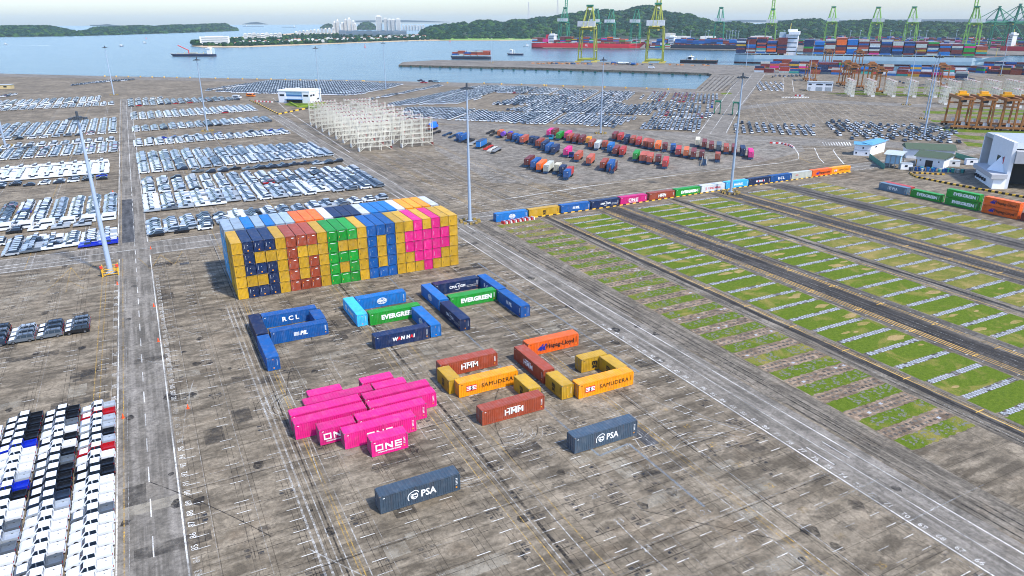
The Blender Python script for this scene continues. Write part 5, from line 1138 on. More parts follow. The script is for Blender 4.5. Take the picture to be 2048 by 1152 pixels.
quadbld('site_office', 'rear half of the pale cabin block under the blue roof', 'building', (1739, 312.3), (1768, 303), 7, 5.6, M_wall, M_rblu, 1.0, .7, [('window', M_win, .3, .42, 3.6, 4.4)])
quadbld('open_shed', 'pale blue shed on thin posts with a grey sheet roof', 'shed', (1767, 335.5), (1797, 338.5), 13, 6.4, M_pale, M_rgry, .8, .8, posts=True)
quadbld('store_house', 'white store with moss green roof and ochre doors, front one', 'building', (1829, 331), (1885, 338), 13, 4.6, M_wall, M_rgrn, 2.0, .9, [('door', M_door, .02, .06, 0, 3), ('window', M_dark, .36, .62, 0, 3.2), ('window', M_win, .15, .2, 2.6, 3.2), ('window', M_win, .8, .85, 2.6, 3.2)])
quadbld('store_house', 'longer white store with moss green roof behind the front one', 'building', (1812, 316.5), (1906, 321), 11, 4.8, M_wall, M_rgrn, 2.2, .9, [('door', M_door, .66, .76, 0, 3.4), ('door', M_door, .84, .94, 0, 3.4)])
for k, (p, c_) in enumerate((((1801, 339), 0), ((1896, 333), 0), ((1932, 330), 1))):
    x, y = G(*p); r = root('portable_cabin', ('small white cabin at the shed on posts', 'white cabin right of the green roofed store', 'white cabin at the teal fence')[k], 'cabin', (x, y, 0), A1+.1); b = MB(); b.box(0, 5, 0, 2.6, 0, 2.7); b.build('wall', M_wall, r); b = MB(); b.box(-.1, 5.1, -.1, 2.7, 2.7, 2.85); b.build('roof', M_rgry, r); b = MB(); b.box(1.6, 2.8, -.05, -.003, 1.2, 2.1); b.build('window', M_win, r)
for nm, pts_, lab in (('fence', [(1738, 316), (1768, 339)], 'teal panel fence left of the shed on posts'), ('fence', [(1910, 314), (1978, 334)], 'teal panel fence behind the small cabins')):
    b = MB(); p0, p1 = Vector(G(*pts_[0])), Vector(G(*pts_[1])); n_ = 14
    for k in range(n_): q0, q1 = p0.lerp(p1, k/n_), p0.lerp(p1, (k+.94)/n_); d = (q1-q0).normalized().orthogonal()*.06; b.hexa([(*(q0-d), 0), (*(q1-d), 0), (*(q1+d), 0), (*(q0+d), 0)], [(*(q0-d), 2.3), (*(q1-d), 2.3), (*(q1+d), 2.3), (*(q0+d), 2.3)])
    b.build('fence', M_teal, label=lab, cat='fence')
random.seed(9)
for k in range(26):
    p = Vector(G(1819, 341)).lerp(Vector(G(1928, 346)), k/25); hgt = random.uniform(1.1, 1.9); b = MB()
    if k % 2: b.tube((0, 0, 0), (0, 0, hgt), .55, .62, 10); b.tube((0, 0, hgt), (0, 0, hgt+.12), .66, .4, 10)
    else: b.hexa([(-.55, -.5, 0), (.55, -.5, 0), (.55, .5, 0), (-.55, .5, 0)], [(-.65, -.6, hgt), (.65, -.6, hgt), (.65, .6, hgt), (-.65, .6, hgt)]); b.box(-.7, .7, -.65, .65, hgt+.01, hgt+.14)
    c_ = random.choice(['teal', 'blue', 'slate', 'bright', 'palegrey'])
    b.build('waste_bin', CM[c_], None, (p.x, p.y+random.uniform(-.8, .8), 0), random.random(), label=f'{cw(c_)} waste bin, {ordw(k+1)} from the left in the line before the green roofed store', cat='bin', group='bins in front of the green roofed store')
# big white hall at the right edge
cx0, cy0 = G(2006.6, 377.5)
hh = 10.
while PX(cx0, cy0, hh)[1] > 285: hh += .2
r = root('office_hall', 'big white hall with a tall slab end wall at the right edge', 'building', (cx0, cy0, 0), A2-math.pi/2)
_d = Vector(G(1988.5, 268.2, hh))-Vector((cx0, cy0)); yl = _d.dot(E2)
b = MB(); b.hexa([(0, 0, 0), (1.4, 0, 0), (1.4, yl, 0), (0, yl, 0)], [(0, 0, hh), (1.4, 0, hh), (1.4, yl, hh), (0, yl, hh)]); b.box(45, 46, 4, 38, 0, hh*.86); b.box(1.42, 44.9, 37, 38, 0, hh*.86); b.build('wall', M_wall, r)
b = MB(); b.hexa([(1.45, 1, hh*.86), (60, 1, hh*.86), (60, 38, hh*.86), (1.45, 38, hh*.86)], [(1.45, 5, hh*.95), (60, 5, hh*.95), (60, 36, hh*.95), (1.45, 36, hh*.95)]); b.build('roof', M_rgry, r)
b = MB(); b.hexa([(1.45, -1, hh*.56), (60, -4, hh*.54), (60, 6, hh*.56), (1.45, 6, hh*.56)], [(1.45, -1, hh*.82), (60, -5, hh*.82), (60, 6, hh*.855), (1.45, 6, hh*.855)]); b.build('fascia', M_wallg, r)
b = MB(); b.box(1.45, 44.9, 12, 13, 0, hh*.53); b.build('inner_wall', M_dark, r)  # dark colour stands in for the shade inside the open hall
for x in (9, 20, 31, 42): b = MB(); b.box(x-.4, x+.4, 2, 2.8, 0, hh*.54); b.build('column', M_wallg, r)
b = MB(); b.quad([(-.05, 6.5, hh*.40), (-.05, 6.5, hh*.62), (-.05, 14, hh*.62), (-.05, 14, hh*.40)]); b.box(-.2, -.002, 6.2, 6.5, hh*.38, hh*.64, 1); b.box(-.2, -.002, 6.5, 14.3, hh*.38, hh*.40, 1); b.build('window', [M_win, IR], r)
b = MB(); b.prism([(-4.7, -1.2), (-.02, -.4), (-.02, 24), (-3.8, 22.7)], 0, 4.2); b.build('annex_wall', M_wall, r)
b = MB(); b.prism([(-6.0, -2.2), (-.03, -1.4), (-.03, 25.5), (-5.0, 24)], 4.21, 6.0); b.build('annex_roof', M_wallg, r)
for y in (8, 11, 14, 17, 20): b = MB(); b.box(-4.95, -4.4+(y-8)*.03, y, y+.7, 1.2, 2.4); b.build('window', M_win, r)
b = MB(); b.add([(-.05, 3, 6.02), (-4.6, 9, 6.02), (-.05, 16, 6.02), (-.05, 9, 12)], [(0, 2, 1), (0, 1, 3), (1, 2, 3)]); b.build('skylight', M_wall, r)

# ---------------------------------------------------------------- kerb blocks, barriers, bollards
M_bk = flat('kerb_black', (30, 30, 32), .8); M_kr = flat('kerb_red', (196, 44, 44), .6); M_kw = flat('kerb_white', (226, 226, 222), .7)
def kerb(pts, n, m0, m1, w_, h, label):
    b = MB(); P_ = [Vector(G(*p)) for p in pts]; tot = sum((q-p).length for p, q in zip(P_, P_[1:])); s = tot/n
    k = 0
    for p, q in zip(P_, P_[1:]):
        m_ = max(1, round((q-p).length/s))
        for i in range(m_):
            a, c_ = p.lerp(q, i/m_), p.lerp(q, (i+.98)/m_); d = (c_-a).normalized().orthogonal()*w_/2
            b.hexa([(*(a-d), 0), (*(c_-d), 0), (*(c_+d), 0), (*(a+d), 0)], [(*(a-d*.7), h), (*(c_-d*.7), h), (*(c_+d*.7), h), (*(a+d*.7), h)], k % 2); k += 1
    b.build('kerb', [m0, m1], label=label, cat='kerb')
kerb([(1819, 347), (1832, 355), (1900, 369), (2060, 398)], 44, M_bk, M_yel, .9, .7, 'black and yellow block kerb running behind the green and orange containers')
_tk = [tuple(PX(x, 212.55+min(2.6, max(0, (x-150)*.032)))) for x in (116.5, 150, 190, 231, 284)]
kerb(_tk, 110, M_bk, M_yel, .25, .3, 'thin black and yellow kerb along the foot of the long container row')
kerb([(1826, 346.5), (1889, 350)], 12, M_bk, M_yel, .7, .6, 'short black and yellow kerb left of the white hall')
kerb([(1539.5, 286.5), (1563, 288), (1580, 292), (1588, 297)], 14, M_kr, M_kw, 1.0, .8, 'curved red and white barrier kerb at the gate road')
kerb([(500, 201), (515, 208), (557, 229), (590, 222), (616, 217)], 40, M_bk, M_yel, 1.1, .8, 'black and yellow kerb around the forecourt of the control building')
kerb([(510, 203), (546, 205)], 10, M_kr, M_kw, 1.0, .9, 'straight red and white barrier left of the control building')
kerb([(1590, 192), (1606, 193)], 4, M_kr, M_kw, 1.6, 1.2, 'short red and white barrier by the far road')
bw = MB(); bw.prism([(-.25, -.9), (.25, -.9), (.25, .9), (-.25, .9)], 0, .35); bw.hexa([(-.22, -.88, .35), (.22, -.88, .35), (.22, .88, .35), (-.22, .88, .35)], [(-.09, -.85, .95), (.09, -.85, .95), (.09, .85, .95), (-.09, .85, .95)])
BM = bw.mesh('water_barrier', [M_kr])
for k in range(14):
    x = 101.5+k*.92+(0); o = link('water_barrier', BM, None, (x+3.2, 210.3+k*.06, 0), .25, f'{("red","white")[k%2]} plastic barrier, {ordw(k+1)} from the left before the first container of the long row', 'barrier', 'red and white barriers before the long row'); own(o, {0: (M_kr, M_kw)[k % 2]})
bo = MB(); bo.tube((0, 0, 0), (0, 0, .9), .8, .55, 10); bo.tube((0, 0, .9), (0, 0, 1.3), 1.0, .9, 10); BOM = bo.mesh('mooring_bollard', [M_yel])
bl = [(209.6, 153), (232.6, 153.6), (256.6, 154), (281, 154.4), (304.5, 155), (328.5, 155.2), (353.9, 156), (380, 156), (431, 157.4), (456, 158), (485, 158.5), (514, 159), (542, 159.2), (571, 160), (600.6, 161), (631.6, 161.5), (662, 161.8), (693.5, 162.5), (725, 163), (728, 163), (760, 166), (895, 166.5), (968, 167.5), (1003, 169), (1043, 170), (1088, 171.5), (1092.5, 172), (1126, 173), (1167, 174.5), (1209, 175.5), (1251, 176.5), (1293, 178), (1336, 179.5)]
for k, p in enumerate(bl): link('mooring_bollard', BOM, None, (*G(*p), 0), 0, f'yellow mooring bollard, {ordw(k+1)} from the left along the quay edge', 'bollard', 'yellow bollards along the quay edge')
co = MB(); co.tube((0, 0, 0), (0, 0, .05), .28, .28, 8); co.tube((0, 0, .05), (0, 0, .85), .2, .06, 8); COM = co.mesh('traffic_cone', [flat('cone_orange', (240, 84, 30), .6)])
for k, (p, t_) in enumerate((((301.5, 498), 'near the junction beyond the mast'), ((308, 613), 'upper one on the white lane line beside the letters'), ((317, 683), 'middle one on the white lane line'), ((376, 817), 'low one near the numbers of the bays'), ((246.5, 836), 'beside the dark red pickup file'), ((235, 569), 'at the foot of the tall mast'), ((226, 384.5), 'at the end of the bay of vans'), ((1572, 291), 'at the gate road'))):
    link('traffic_cone', COM, None, (*G(*p), 0), 0, 'small orange traffic cone '+t_, 'traffic cone', 'orange traffic cones')
# fenders and bollards on the pier face
fe = MB()
M_fend = flat('fender_teal', (30, 92, 88), .7); pa, pb = Vector(G(797, 131)), Vector(G(1420, 149))
fb = MB(); fb.box(-1.6, 1.6, -.7, 0, -2.6, -.2); FM = fb.mesh('fender', [M_fend]); af = math.atan2((pb-pa).y, (pb-pa).x)
for k in range(27):
    p = pa.lerp(pb, (k+.3)/27); link('fender', FM, None, (p.x, p.y, 0), af, f'dark teal fender, {ordw(k+1)} from the left on the pier face', 'fender', 'fenders along the pier face')

# ---------------------------------------------------------------- quay cranes
M_qg = paint('olive_yellow_crane', (150, 158, 58), .5, .2); M_ql = paint('pale_yellow_crane', (214, 196, 96), .5, .15); M_qd = paint('sea_green_crane', (36, 124, 96), .5, .2); M_qy = paint('lime_green_crane', (128, 176, 74), .5, .2)
def quay_crane(px, py, H, up, lab, mat, mat2, W=27., gx=None, rz=None, sc=1., house=True):
    x, y = G(px, py) if gx is None else gx
    r = root('quay_crane', lab, 'quay crane', (x, y, 0), (math.atan2(E1.y, E1.x) if rz is None else rz), 'ship to shore quay cranes')
    g = 28.; zt = H*.60; w_ = 1.0*sc
    b = MB()
    for sx in (-W/2, W/2):
        for yy in (0, g): b.hexa([(sx-w_, yy-w_, 2), (sx+w_, yy-w_, 2), (sx+w_, yy+w_, 2), (sx-w_, yy+w_, 2)], [(sx*.86-w_*.8, yy-w_*.8, zt), (sx*.86+w_*.8, yy-w_*.8, zt), (sx*.86+w_*.8, yy+w_*.8, zt), (sx*.86-w_*.8, yy+w_*.8, zt)])
        b.beam((sx, 0, H*.20), (sx*.95, g, H*.20), 1.4*sc); b.beam((sx*.97, 0, H*.20), (sx*.87, g, zt*.96), .9*sc); b.beam((sx*.86, 0, zt-1.2), (sx*.86, g, zt-1.2), 1.5*sc)
    for yy in (0, g): b.beam((-W/2, yy, 4.5), (W/2, yy, 4.5), 2.2*sc); b.beam((-W*.43, yy, zt-.5), (W*.43, yy, zt-.5), 2.0*sc)
    b.build('leg_frame', mat, r)
    for sx in (-W/2, W/2):
        for yy in (0, g): c = MB(); c.box(sx-5, sx+5, yy-1, yy+1, .1, 2.3); c.build('bogie', mat2 if mat2 else mat, r)
    b = MB()
    for sx in (-3.2, 3.2): b.beam((sx, -26, zt+2), (sx, g+3, zt+2), 1.4*sc)
    for k in range(8): b.beam((-3.2, -25+k*7.5, zt+2), (3.2, -25+k*7.5, zt+2), .7*sc)
    b.build('girder', mat2 or mat, r)
    b = MB(); ax = 4.2
    for sx in (-1, 1):
        b.beam((sx*W*.40, g-1, zt), (sx*ax, g-5, H-2), 1.5*sc); b.beam((sx*W*.40, 4, zt), (sx*ax, g-6, H-2.5), 1.0*sc); b.beam((sx*3.2, -24, zt+2.5), (sx*ax, g-6, H-2), .6*sc)
    b.beam((-ax, g-5, H-2), (ax, g-5, H-2), 1.8*sc); b.build('apex_frame', mat, r)
    b = MB(); b.box(-ax-1.6, ax+1.6, g-7.5, g-3, H-1.2, H+1.6); b.build('apex_sheaves', M_qd, r)
    b = MB()
    if up:
        for sx in (-3.2, 3.2): b.beam((sx, g+3, zt+3), (sx*.9, g+9, zt+62), 1.5*sc)
        for k in range(9): b.beam((-3.2, g+3.3+k*.7, zt+6+k*6.6), (3.2, g+3.3+k*.7, zt+6+k*6.6), .6*sc); 
    else:
        for sx in (-3.2, 3.2): b.beam((sx, g+3, zt+2), (sx, g+52, zt+2), 1.4*sc); b.beam((sx, g+46, zt+3), (sx*1.2, g-5, H-1.5), .5*sc); b.beam((sx, g+22, zt+3), (sx*1.2, g-5, H-1.5), .5*sc)
        for k in range(7): b.beam((-3.2, g+5+k*7.5, zt+2), (3.2, g+5+k*7.5, zt+2), .7*sc)
    b.build('boom', mat, r)
    if house: b = MB(); b.box(-W*.52, W*.52, -12, -2, zt+3.2, zt+11.5); b.build('machinery_house', CM['white'], r)
    b = MB(); b.box(1, 4, g-2, g+2, zt-4.5, zt-1.5); b.build('cab', M_qy if not house else M_ql, r)
quay_crane(1172, 124.5, 88, False, 'olive yellow quay crane with a white machinery house, left one on the pier', M_qg, M_ql)
quay_crane(1307, 126.5, 90, True, 'olive yellow quay crane with raised boom, right one on the pier', M_qg, M_ql)
FQ = [(1125, 89, 100, True, 'sea green crane with raised boom left of the olive yellow pair', M_qd), (1188, 89, 96, False, 'sea green crane half hidden behind the left olive yellow crane', M_qd), (1218, 89, 94, False, 'sea green crane just right of the left olive yellow crane', M_qd), (1268, 90, 94, False, 'sea green crane midway between the olive yellow cranes', M_qd),
      (1435, 90, 98, False, 'dark sea green crane above the dark blue hulled ship', M_qd), (1538, 92, 92, True, 'lime green crane with raised boom above the stern of the grey ship', M_qy), (1658, 92, 97, False, 'lime green crane right of the grey ship bridge, first of three alike', M_qy), (1747, 93, 95, False, 'lime green crane, middle one of three alike over the grey ship', M_qy), (1818, 95, 94, False, 'lime green crane, right one of three alike over the grey ship', M_qy),
      (1942, 99, 92, True, 'lime green crane with raised boom near the bow of the grey ship', M_qy)]
for px, py, H, up, lab, m in FQ: quay_crane(px, py, H, up, lab, m, None, 27, sc=1.25, rz=R(-45))
for k, (px, py, H) in enumerate(((2004, 98, 92), (2044, 100, 96), (2075, 100, 96))): quay_crane(px, py, H, False, f'sea green crane seen side-on at the right edge, {ordw(k+1)} of three', M_qd, None, 24, rz=R(40), sc=1.2)

# ---------------------------------------------------------------- ships and boats
t = NT('ship_red'); 
HULL = dict(red=(206, 40, 56), dark=(34, 48, 66), grey=(182, 202, 208), black=(28, 34, 40), navy=(24, 44, 74), rust=(130, 52, 44))
HM = {k: paint(k+'_hull_paint', v, .5, .18, scale=.08) for k, v in HULL.items()}; M_boot = flat('boot_topping', (104, 40, 44), .6); M_deckm = flat('ship_deck', (120, 92, 72), .8); M_sup = paint('ship_superstructure_white', (228, 230, 232), .6, .12)
BOX = []; BK = list(CC); wts = ['darkred']*10+['brown']*4+['navy']*6+['blue']*5+['bright']*2+['green']*2+['palegrey']*3+['white']*1+['teal', 'red', 'rust', 'orange', 'pink', 'slate', 'yellow']
def ship(p0, p1, B, D, hull, lab, bridge, bays, tiers, z0=-3, bow=.13, bridgeH=32, words=None, flip=1, name='container_ship', cat='ship', boxes=True, pal=None, tieroff=0):
    a, c_ = Vector(p0), Vector(p1); L = (c_-a).length; rz = math.atan2((c_-a).y, (c_-a).x)
    r = root(name, lab, cat, (a.x, a.y, z0), rz)
    S = [(0, .72, .0), (.02, .86, 0), (.08, 1., 0), (.5, 1., 0), (1-bow, 1., 0), (1-bow*.55, .72, .02), (1-bow*.25, .40, .08), (1, .04, .22)]
    b = MB(); V = []
    lv = [(0, .90), (D*.18, .97), (D*.55, 1.), (D, 1.)]
    for u, w_, sh in S:
        for z, k in lv:
            low = 1 if u < 1-bow else (1-(u-(1-bow))/bow*.9*(1-z/D)**.7)
            xx = L*u-(L*bow*.45*(1-z/D) if u > .99 else 0)-(L*bow*.18*(1-z/D) if .94 < u <= .99 else 0)
            for s in (-1, 1): V.append((xx, s*B/2*w_*k*max(.05, low), z+sh*D*(z/D)))
    n = len(lv); Fh = []; Mh = []
    for i in range(len(S)-1):
        for j in range(n-1):
            for s in (0, 1):
                A_ = (i*n+j)*2+s; B_ = ((i+1)*n+j)*2+s; q = (A_, B_, B_+2, A_+2); Fh.append(q if s == 0 else q[::-1]); Mh.append(1 if j == 0 else 0)
        T0 = (i*n+n-1)*2; T1 = ((i+1)*n+n-1)*2; Fh.append((T0, T1, T1+1, T0+1)); Mh.append(2)
    for j in range(n-1): q = (j*2, j*2+2, j*2+3, j*2+1); Fh.append(q); Mh.append(1 if j == 0 else 0); m_ = (len(S)-1)*n*2; Fh.append((m_+j*2, m_+j*2+1, m_+j*2+3, m_+j*2+2)); Mh.append(0)
    b.v = V; b.f = Fh; b.m = Mh; b.build('hull', [HM[hull], M_boot, M_deckm], r)
    if words: w_ = MB(); put_text(w_, words, 0, 0, D*.5, y=0, bold=.05); w_.build('lettering', IW, r, (L*.5, -B/2-.15, D*.62))
    if bridge is not None:
        bx = L*bridge; b = MB(); b.box(bx, bx+L*.035+5, -B*.42, B*.42, D, D+bridgeH*.72); b.box(bx+L*.01, bx+L*.035+6.5, -B*.5, B*.5, D+bridgeH*.72+.01, D+bridgeH*.82); b.box(bx+2, bx+L*.03+4, -B*.25, B*.25, D+bridgeH*.82+.01, D+bridgeH*.9); b.build('superstructure', M_sup, r)
        for k in range(4): b = MB(); z = D+bridgeH*(.12+k*.15); b.box(bx+1, bx+L*.035+4, -B*.42-.12, -B*.42-.003, z, z+1.3); b.build('window_band', M_win, r)
        b = MB(); b.box(bx-L*.02-3, bx-1, -B*.12, B*.12, D, D+bridgeH*.8); b.build('funnel', HM['grey' if hull != 'red' else 'red'], r)
        b = MB(); b.tube((bx+5, 0, D+bridgeH*.9), (bx+5, 0, D+bridgeH*1.12), .6, .4, 6); b.build('mast', M_ql, r)
    b = MB(); b.tube((L*(1-bow*.35), 0, D), (L*(1-bow*.35), 0, D+(13 if L > 150 else D*.8)), .5 if L > 150 else .15, .3 if L > 150 else .1, 6)
    for k in range(int(L/14)): 
        if k > 1 and k*14 < L*(1-bow): b.box(k*14-.4, k*14+.4, -B/2+.3, -B/2+1.2, D, D+3.2)
    b.build('deck_posts', M_ql, r)
    ca, sa = math.cos(rz), math.sin(rz)
    if boxes:
        nrow = int(B/2.6)
        for (u, t_) in zip(bays, tiers):
            main = random.choice(pal or wts)
            for row in range(nrow):
                tt_ = t_ if row == 0 else max(1, t_-(random.random() < .15))
                for k in range(tt_):
                    if 0 < row < nrow-1 and k < tt_-1: continue
                    x = L*u; yy = -B/2+1.3+row*2.6*(B-2.6)/(nrow*2.6-2.6) if nrow > 1 else 0
                    c = main if random.random() < .35 else random.choice(pal or wts)
                    BOX.append((a.x+x*ca-yy*sa, a.y+x*sa+yy*ca, z0+D+2.6+k*2.75, rz, 'sbox', BK.index(c)))
    return r, L
random.seed(77)
gs0 = G(1467, 126.5, -3); gs1 = Vector(G(1926, 134.5, -3)); dsh = (gs1-Vector(gs0)).normalized(); gs1 = gs1+dsh*62
g0 = Vector(gs0)
nb = 23; bays = [.005+k*.0405 for k in range(nb)]
tiers = [8, 9, 9, 7, 9, 0, 8, 7, 8, 9, 8, 8, 7, 8, 7, 7, 7, 7, 6, 6, 6, 5, 0]
bays = [u if k < 5 else u+.02 for k, u in enumerate(bays)]; bays = [u for u, t_ in zip(bays, tiers) if t_]; tiers = [t_ for t_ in tiers if t_]
n_ = Vector((-dsh.y, dsh.x))
ship(g0+n_*24, gs1+n_*24, 48, 14, 'grey', 'huge grey container ship piled with containers, moored behind the pale racks', .195, bays, tiers, bridgeH=44)
ra, rb_ = Vector(G(1062, 96.5, -3)), Vector(G(1283, 98.5, -3)); d_ = (rb_-ra).normalized(); nn = Vector((-d_.y, d_.x))
ship(ra+nn*15, rb_+nn*15+d_*8, 30, 13, 'red', 'bright red container ship behind the two olive yellow cranes', .155, [.01+k*.048 for k in (0, 1, 2)]+[.21+k*.052 for k in range(13)], [4, 4, 3, 2, 5, 5, 3, 4, 5, 3, 3, 4, 5, 4, 3, 2], words='PIL', bridgeH=26)
ra, rb_ = Vector(G(1312, 98.5, -3)), Vector(G(1478, 100.5, -3)); d_ = (rb_-ra).normalized(); nn = Vector((-d_.y, d_.x))
ship(ra+nn*15, rb_+nn*15+d_*40, 30, 11, 'dark', 'dark hulled container ship with mostly blue containers right of the red one', .12, [.0, .05]+[.19+k*.06 for k in range(11)], [4, 4, 4, 4, 5, 3, 4, 4, 5, 4, 3, 4, 3], pal=['blue', 'blue', 'bright', 'navy', 'darkred', 'brown', 'blue'], bridgeH=24)
ra, rb_ = Vector(G(2003, 103, -3)), Vector(G(2120, 106, -3)); ship(ra, rb_, 34, 12, 'red', 'red hulled ship cut off by the right edge behind the grey ship', .1, [.3, .4, .5], [3, 3, 3])
# bunker tanker with red crane
ta, tb = Vector(G(431, 112.5, -3)), Vector(G(341, 112.5, -3)); r, L = ship(ta, tb, 15, 4.6, 'navy', 'small black and dark blue tanker with a red deck crane on the open water', .06, [], [], bridgeH=15, name='tanker', boxes=False)
b = MB(); b.tube((L*.58, 0, 4.6), (L*.58, 0, 12.5), 1.1, .9, 8); b.beam((L*.58, 0, 12), (L*.80, 0, 22), 1.3); b.build('deck_crane', M_kr, r)
b = MB(); [b.tube((L*.2, y, 5.6), (L*.85, y, 5.6), .35, .35, 6) for y in (-2.5, 0, 2.5)]; b.box(L*.4, L*.55, -3, 3, 6, 8); b.build('deck_pipes', CM['palegrey'], r)
# barge with one layer of containers
ba, bb2 = Vector(G(982, 118, -3)), Vector(G(901, 117.5, -3)); r, L = ship(ba, bb2, 16, 4.5, 'dark', 'dark barge carrying a low stack of rust brown and blue containers', None, [.03+k*.145 for k in range(6)], [3, 3, 3, 2, 3, 2], bow=.08, name='barge', cat='barge', pal=['brown', 'rust', 'darkred', 'blue', 'brown', 'palegrey'])
ta, tb = Vector(G(1046, 110.5, -3)), Vector(G(1014, 110, -3)); ship(ta, tb, 8, 3.2, 'navy', 'small blue tug right of the container barge', .62, [], [], bridgeH=9, name='tug', cat='tug', boxes=False)
ta, tb = Vector(G(1361, 125.5, -3)), Vector(G(1436, 127, -3)); ship(ta, tb, 13, 5, 'black', 'low black barge moored between the right olive yellow crane and the grey ship', .2, [], [], bridgeH=7, bow=.04, name='barge', cat='barge', boxes=False)
for k, (xa, xb, y, D, lab) in enumerate(((485, 529, 53.2, 12, 'pale distant freighter right of the wooded island'), (563, 593, 54.8, 10, 'second distant freighter, farther right on the horizon'), (1046, 1058, 93, 3, 'tiny grey launch at the stern of the red ship'))):
    ship(Vector(G(xb, y, -3)), Vector(G(xa, y, -3)), max(6, D*2), D*.6, 'grey', lab, .8 if k == 0 else .12, [], [], bridgeH=D*1.6, name='freighter' if k < 2 else 'launch', cat='ship' if k < 2 else 'boat', boxes=False)
for k, (x, y, lab) in enumerate(((243, 92.5, 'small dark motor boat far out on the water'), (290, 86.5, 'tiny white yacht near the wooded island'), (12, 89.5, 'white speedboat with a wake at the left edge'))):
    ship(Vector(G(x+4, y, -3)), Vector(G(x-4, y, -3)), 4, 1.6, ('black', 'grey', 'grey')[k], lab, .4, [], [], bridgeH=4, name='motor_boat', cat='boat', boxes=False)
wk = MB(); a_, c_ = Vector(G(16, 90, -3)), Vector(G(98, 91, -3)); wk.quad([(a_.x, a_.y, -2.97), (c_.x, c_.y, -2.97), (c_.x+3, c_.y+14, -2.97), (a_.x, a_.y+10, -2.97)]); M_foam = worn('sea_foam', (230, 240, 244), (.35, .55), .1); wk.build('boat_wake', M_foam, kind='stuff')
for k, (x, y) in enumerate(((730, 94.5), (292.5, 78), (900, 84))):
    b = MB(); b.tube((0, 0, 0), (0, 0, 1.5), 3, 2.4, 10); b.tube((0, 0, 1.5), (0, 0, 9), .9, .5, 8); b.build('channel_buoy', M_kr, None, (*G(x, y, -3), -3.2), label=f'red channel buoy on the water, {ordw(k+1)} of three', cat='buoy')

# ---------------------------------------------------------------- stacked containers ashore
def stack_line(pa, pb, tiers, rows, gap=.06, pal=None, depth=2.6):
    a, c_ = Vector(G(*pa)), Vector(G(*pb)); L = (c_-a).length; rz = math.atan2((c_-a).y, (c_-a).x); d = (c_-a).normalized(); nn = Vector((-d.y, d.x)); k = 0
    s = 0
    while s < L:
        t_ = random.choice(tiers)
        for rw in range(rows):
            tt_ = max(1, t_+random.choice((0, 0, -1)))
            for z in range(tt_):
                p = a+d*s+nn*(rw*depth+1.3); BOX.append((p.x, p.y, z*2.65, rz, 'box', BK.index(random.choice(pal or wts))))
        s += 12.6 if random.random() > gap else 19
stack_line((1508, 144.5), (1700, 150), (2, 3, 3), 3); stack_line((1520, 139), (1690, 142), (3, 4, 4), 5); stack_line((1700, 147), (1770, 148), (2, 3), 4)
stack_line((1770, 151), (1930, 157), (2, 2, 3), 3, .2); stack_line((1765, 146), (1925, 149), (3, 4), 6, .1); stack_line((1935, 144), (1960, 146), (3, 4), 4); stack_line((1975, 147), (2060, 151), (3, 4), 4, .15); stack_line((1965, 139), (2060, 142), (4, 4, 3), 5)
stack_line((1545, 133), (1700, 137), (3, 4), 4)
P9 = wts
for (xa, ya, xb, yb, rws) in ((1150, 86.5, 1290, 87.5, 6), (1290, 90, 1500, 92, 8), (1330, 84, 1520, 86, 10), (1480, 88, 2060, 97, 10), (1500, 84, 2060, 91, 12), (1640, 79, 2060, 85, 12), (1290, 96, 1330, 96.5, 4)):
    stack_line((xa, ya), (xb, yb), (3, 4, 5, 4), rws, .1)
bx_ = MB(); bx_.box(-0, 12.19, -1.22, 1.22, 0, 2.6); bx_.box(.3, 11.9, -1.24, -1.221, .3, .5)
sb_ = MB(); sb_.box(0, 14.6, -1.2, 1.2, 0, 2.62); mass('distant_stacked_containers', BOX, {'box': bx_, 'sbox': sb_}, len(BK), [CM[k] for k in BK])

# ---------------------------------------------------------------- islands, hills, far shore
M_tree = []
for k, (a, c_) in enumerate((((.004, .020, .014), (.014, .045, .024)), ((.014, .046, .018), (.055, .12, .035)), ((.007, .030, .026), (.022, .062, .044)))):
    t = NT('tree_crown_%s' % ('dark', 'light', 'blue')[k]); n1 = t.noise(.12, 5, .75); t.set('Base Color', t.mix(t.ramp(n1, [(.35, 0.), (.65, 1.)]), a, c_)); t.set('Roughness', .95); t.set('Specular IOR Level', .1); M_tree.append(t.m)
M_hill = flat('forest_floor', (34, 52, 36), .95); M_sand = flat('shore_sand', (190, 168, 136), .95); M_lawn = flat('lawn', (110, 150, 56), .95)
CR = {}
random.seed(4)
for k in range(3):
    b = MB(); V = []; rings, seg = 5, 8
    for i in range(rings+1):
        th = math.pi*i/rings*.62
        for j in range(seg):
            rr = random.uniform(.78, 1.2); V.append((math.sin(th)*rr*math.cos(2*math.pi*j/seg), math.sin(th)*rr*math.sin(2*math.pi*j/seg), (math.cos(th)*random.uniform(.8, 1.15))*.85))
    b.add(V, [(i*seg+j, (i+1)*seg+j, (i+1)*seg+(j+1) % seg, i*seg+(j+1) % seg) for i in range(rings) for j in range(seg)]); CR['crown%d' % k] = b
TREES = []
def scale_mb(b, s, h=1.):
    q = MB(); q.v = [(x*s, y*s, z*s*h) for x, y, z in b.v]; q.f = b.f; q.m = b.m; return q
TM_ = {}
for k in range(3):
    for s in (5, 8, 12, 17): TM_[f'c{k}_{s}'] = scale_mb(CR['crown%d' % k], s, random.uniform(.8, 1.1))
def tree(x, y, z, s): TREES.append((x, y, z, random.uniform(0, 6), f'c{random.randrange(3)}_{s}', random.choice((0, 0, 1, 2))))
def interp(tab, x):
    if x <= tab[0][0]: return tab[0][1]
    for (x0, y0), (x1, y1) in zip(tab, tab[1:]):
        if x <= x1: return y0+(y1-y0)*(x-x0)/(x1-x0)
    return tab[-1][1]
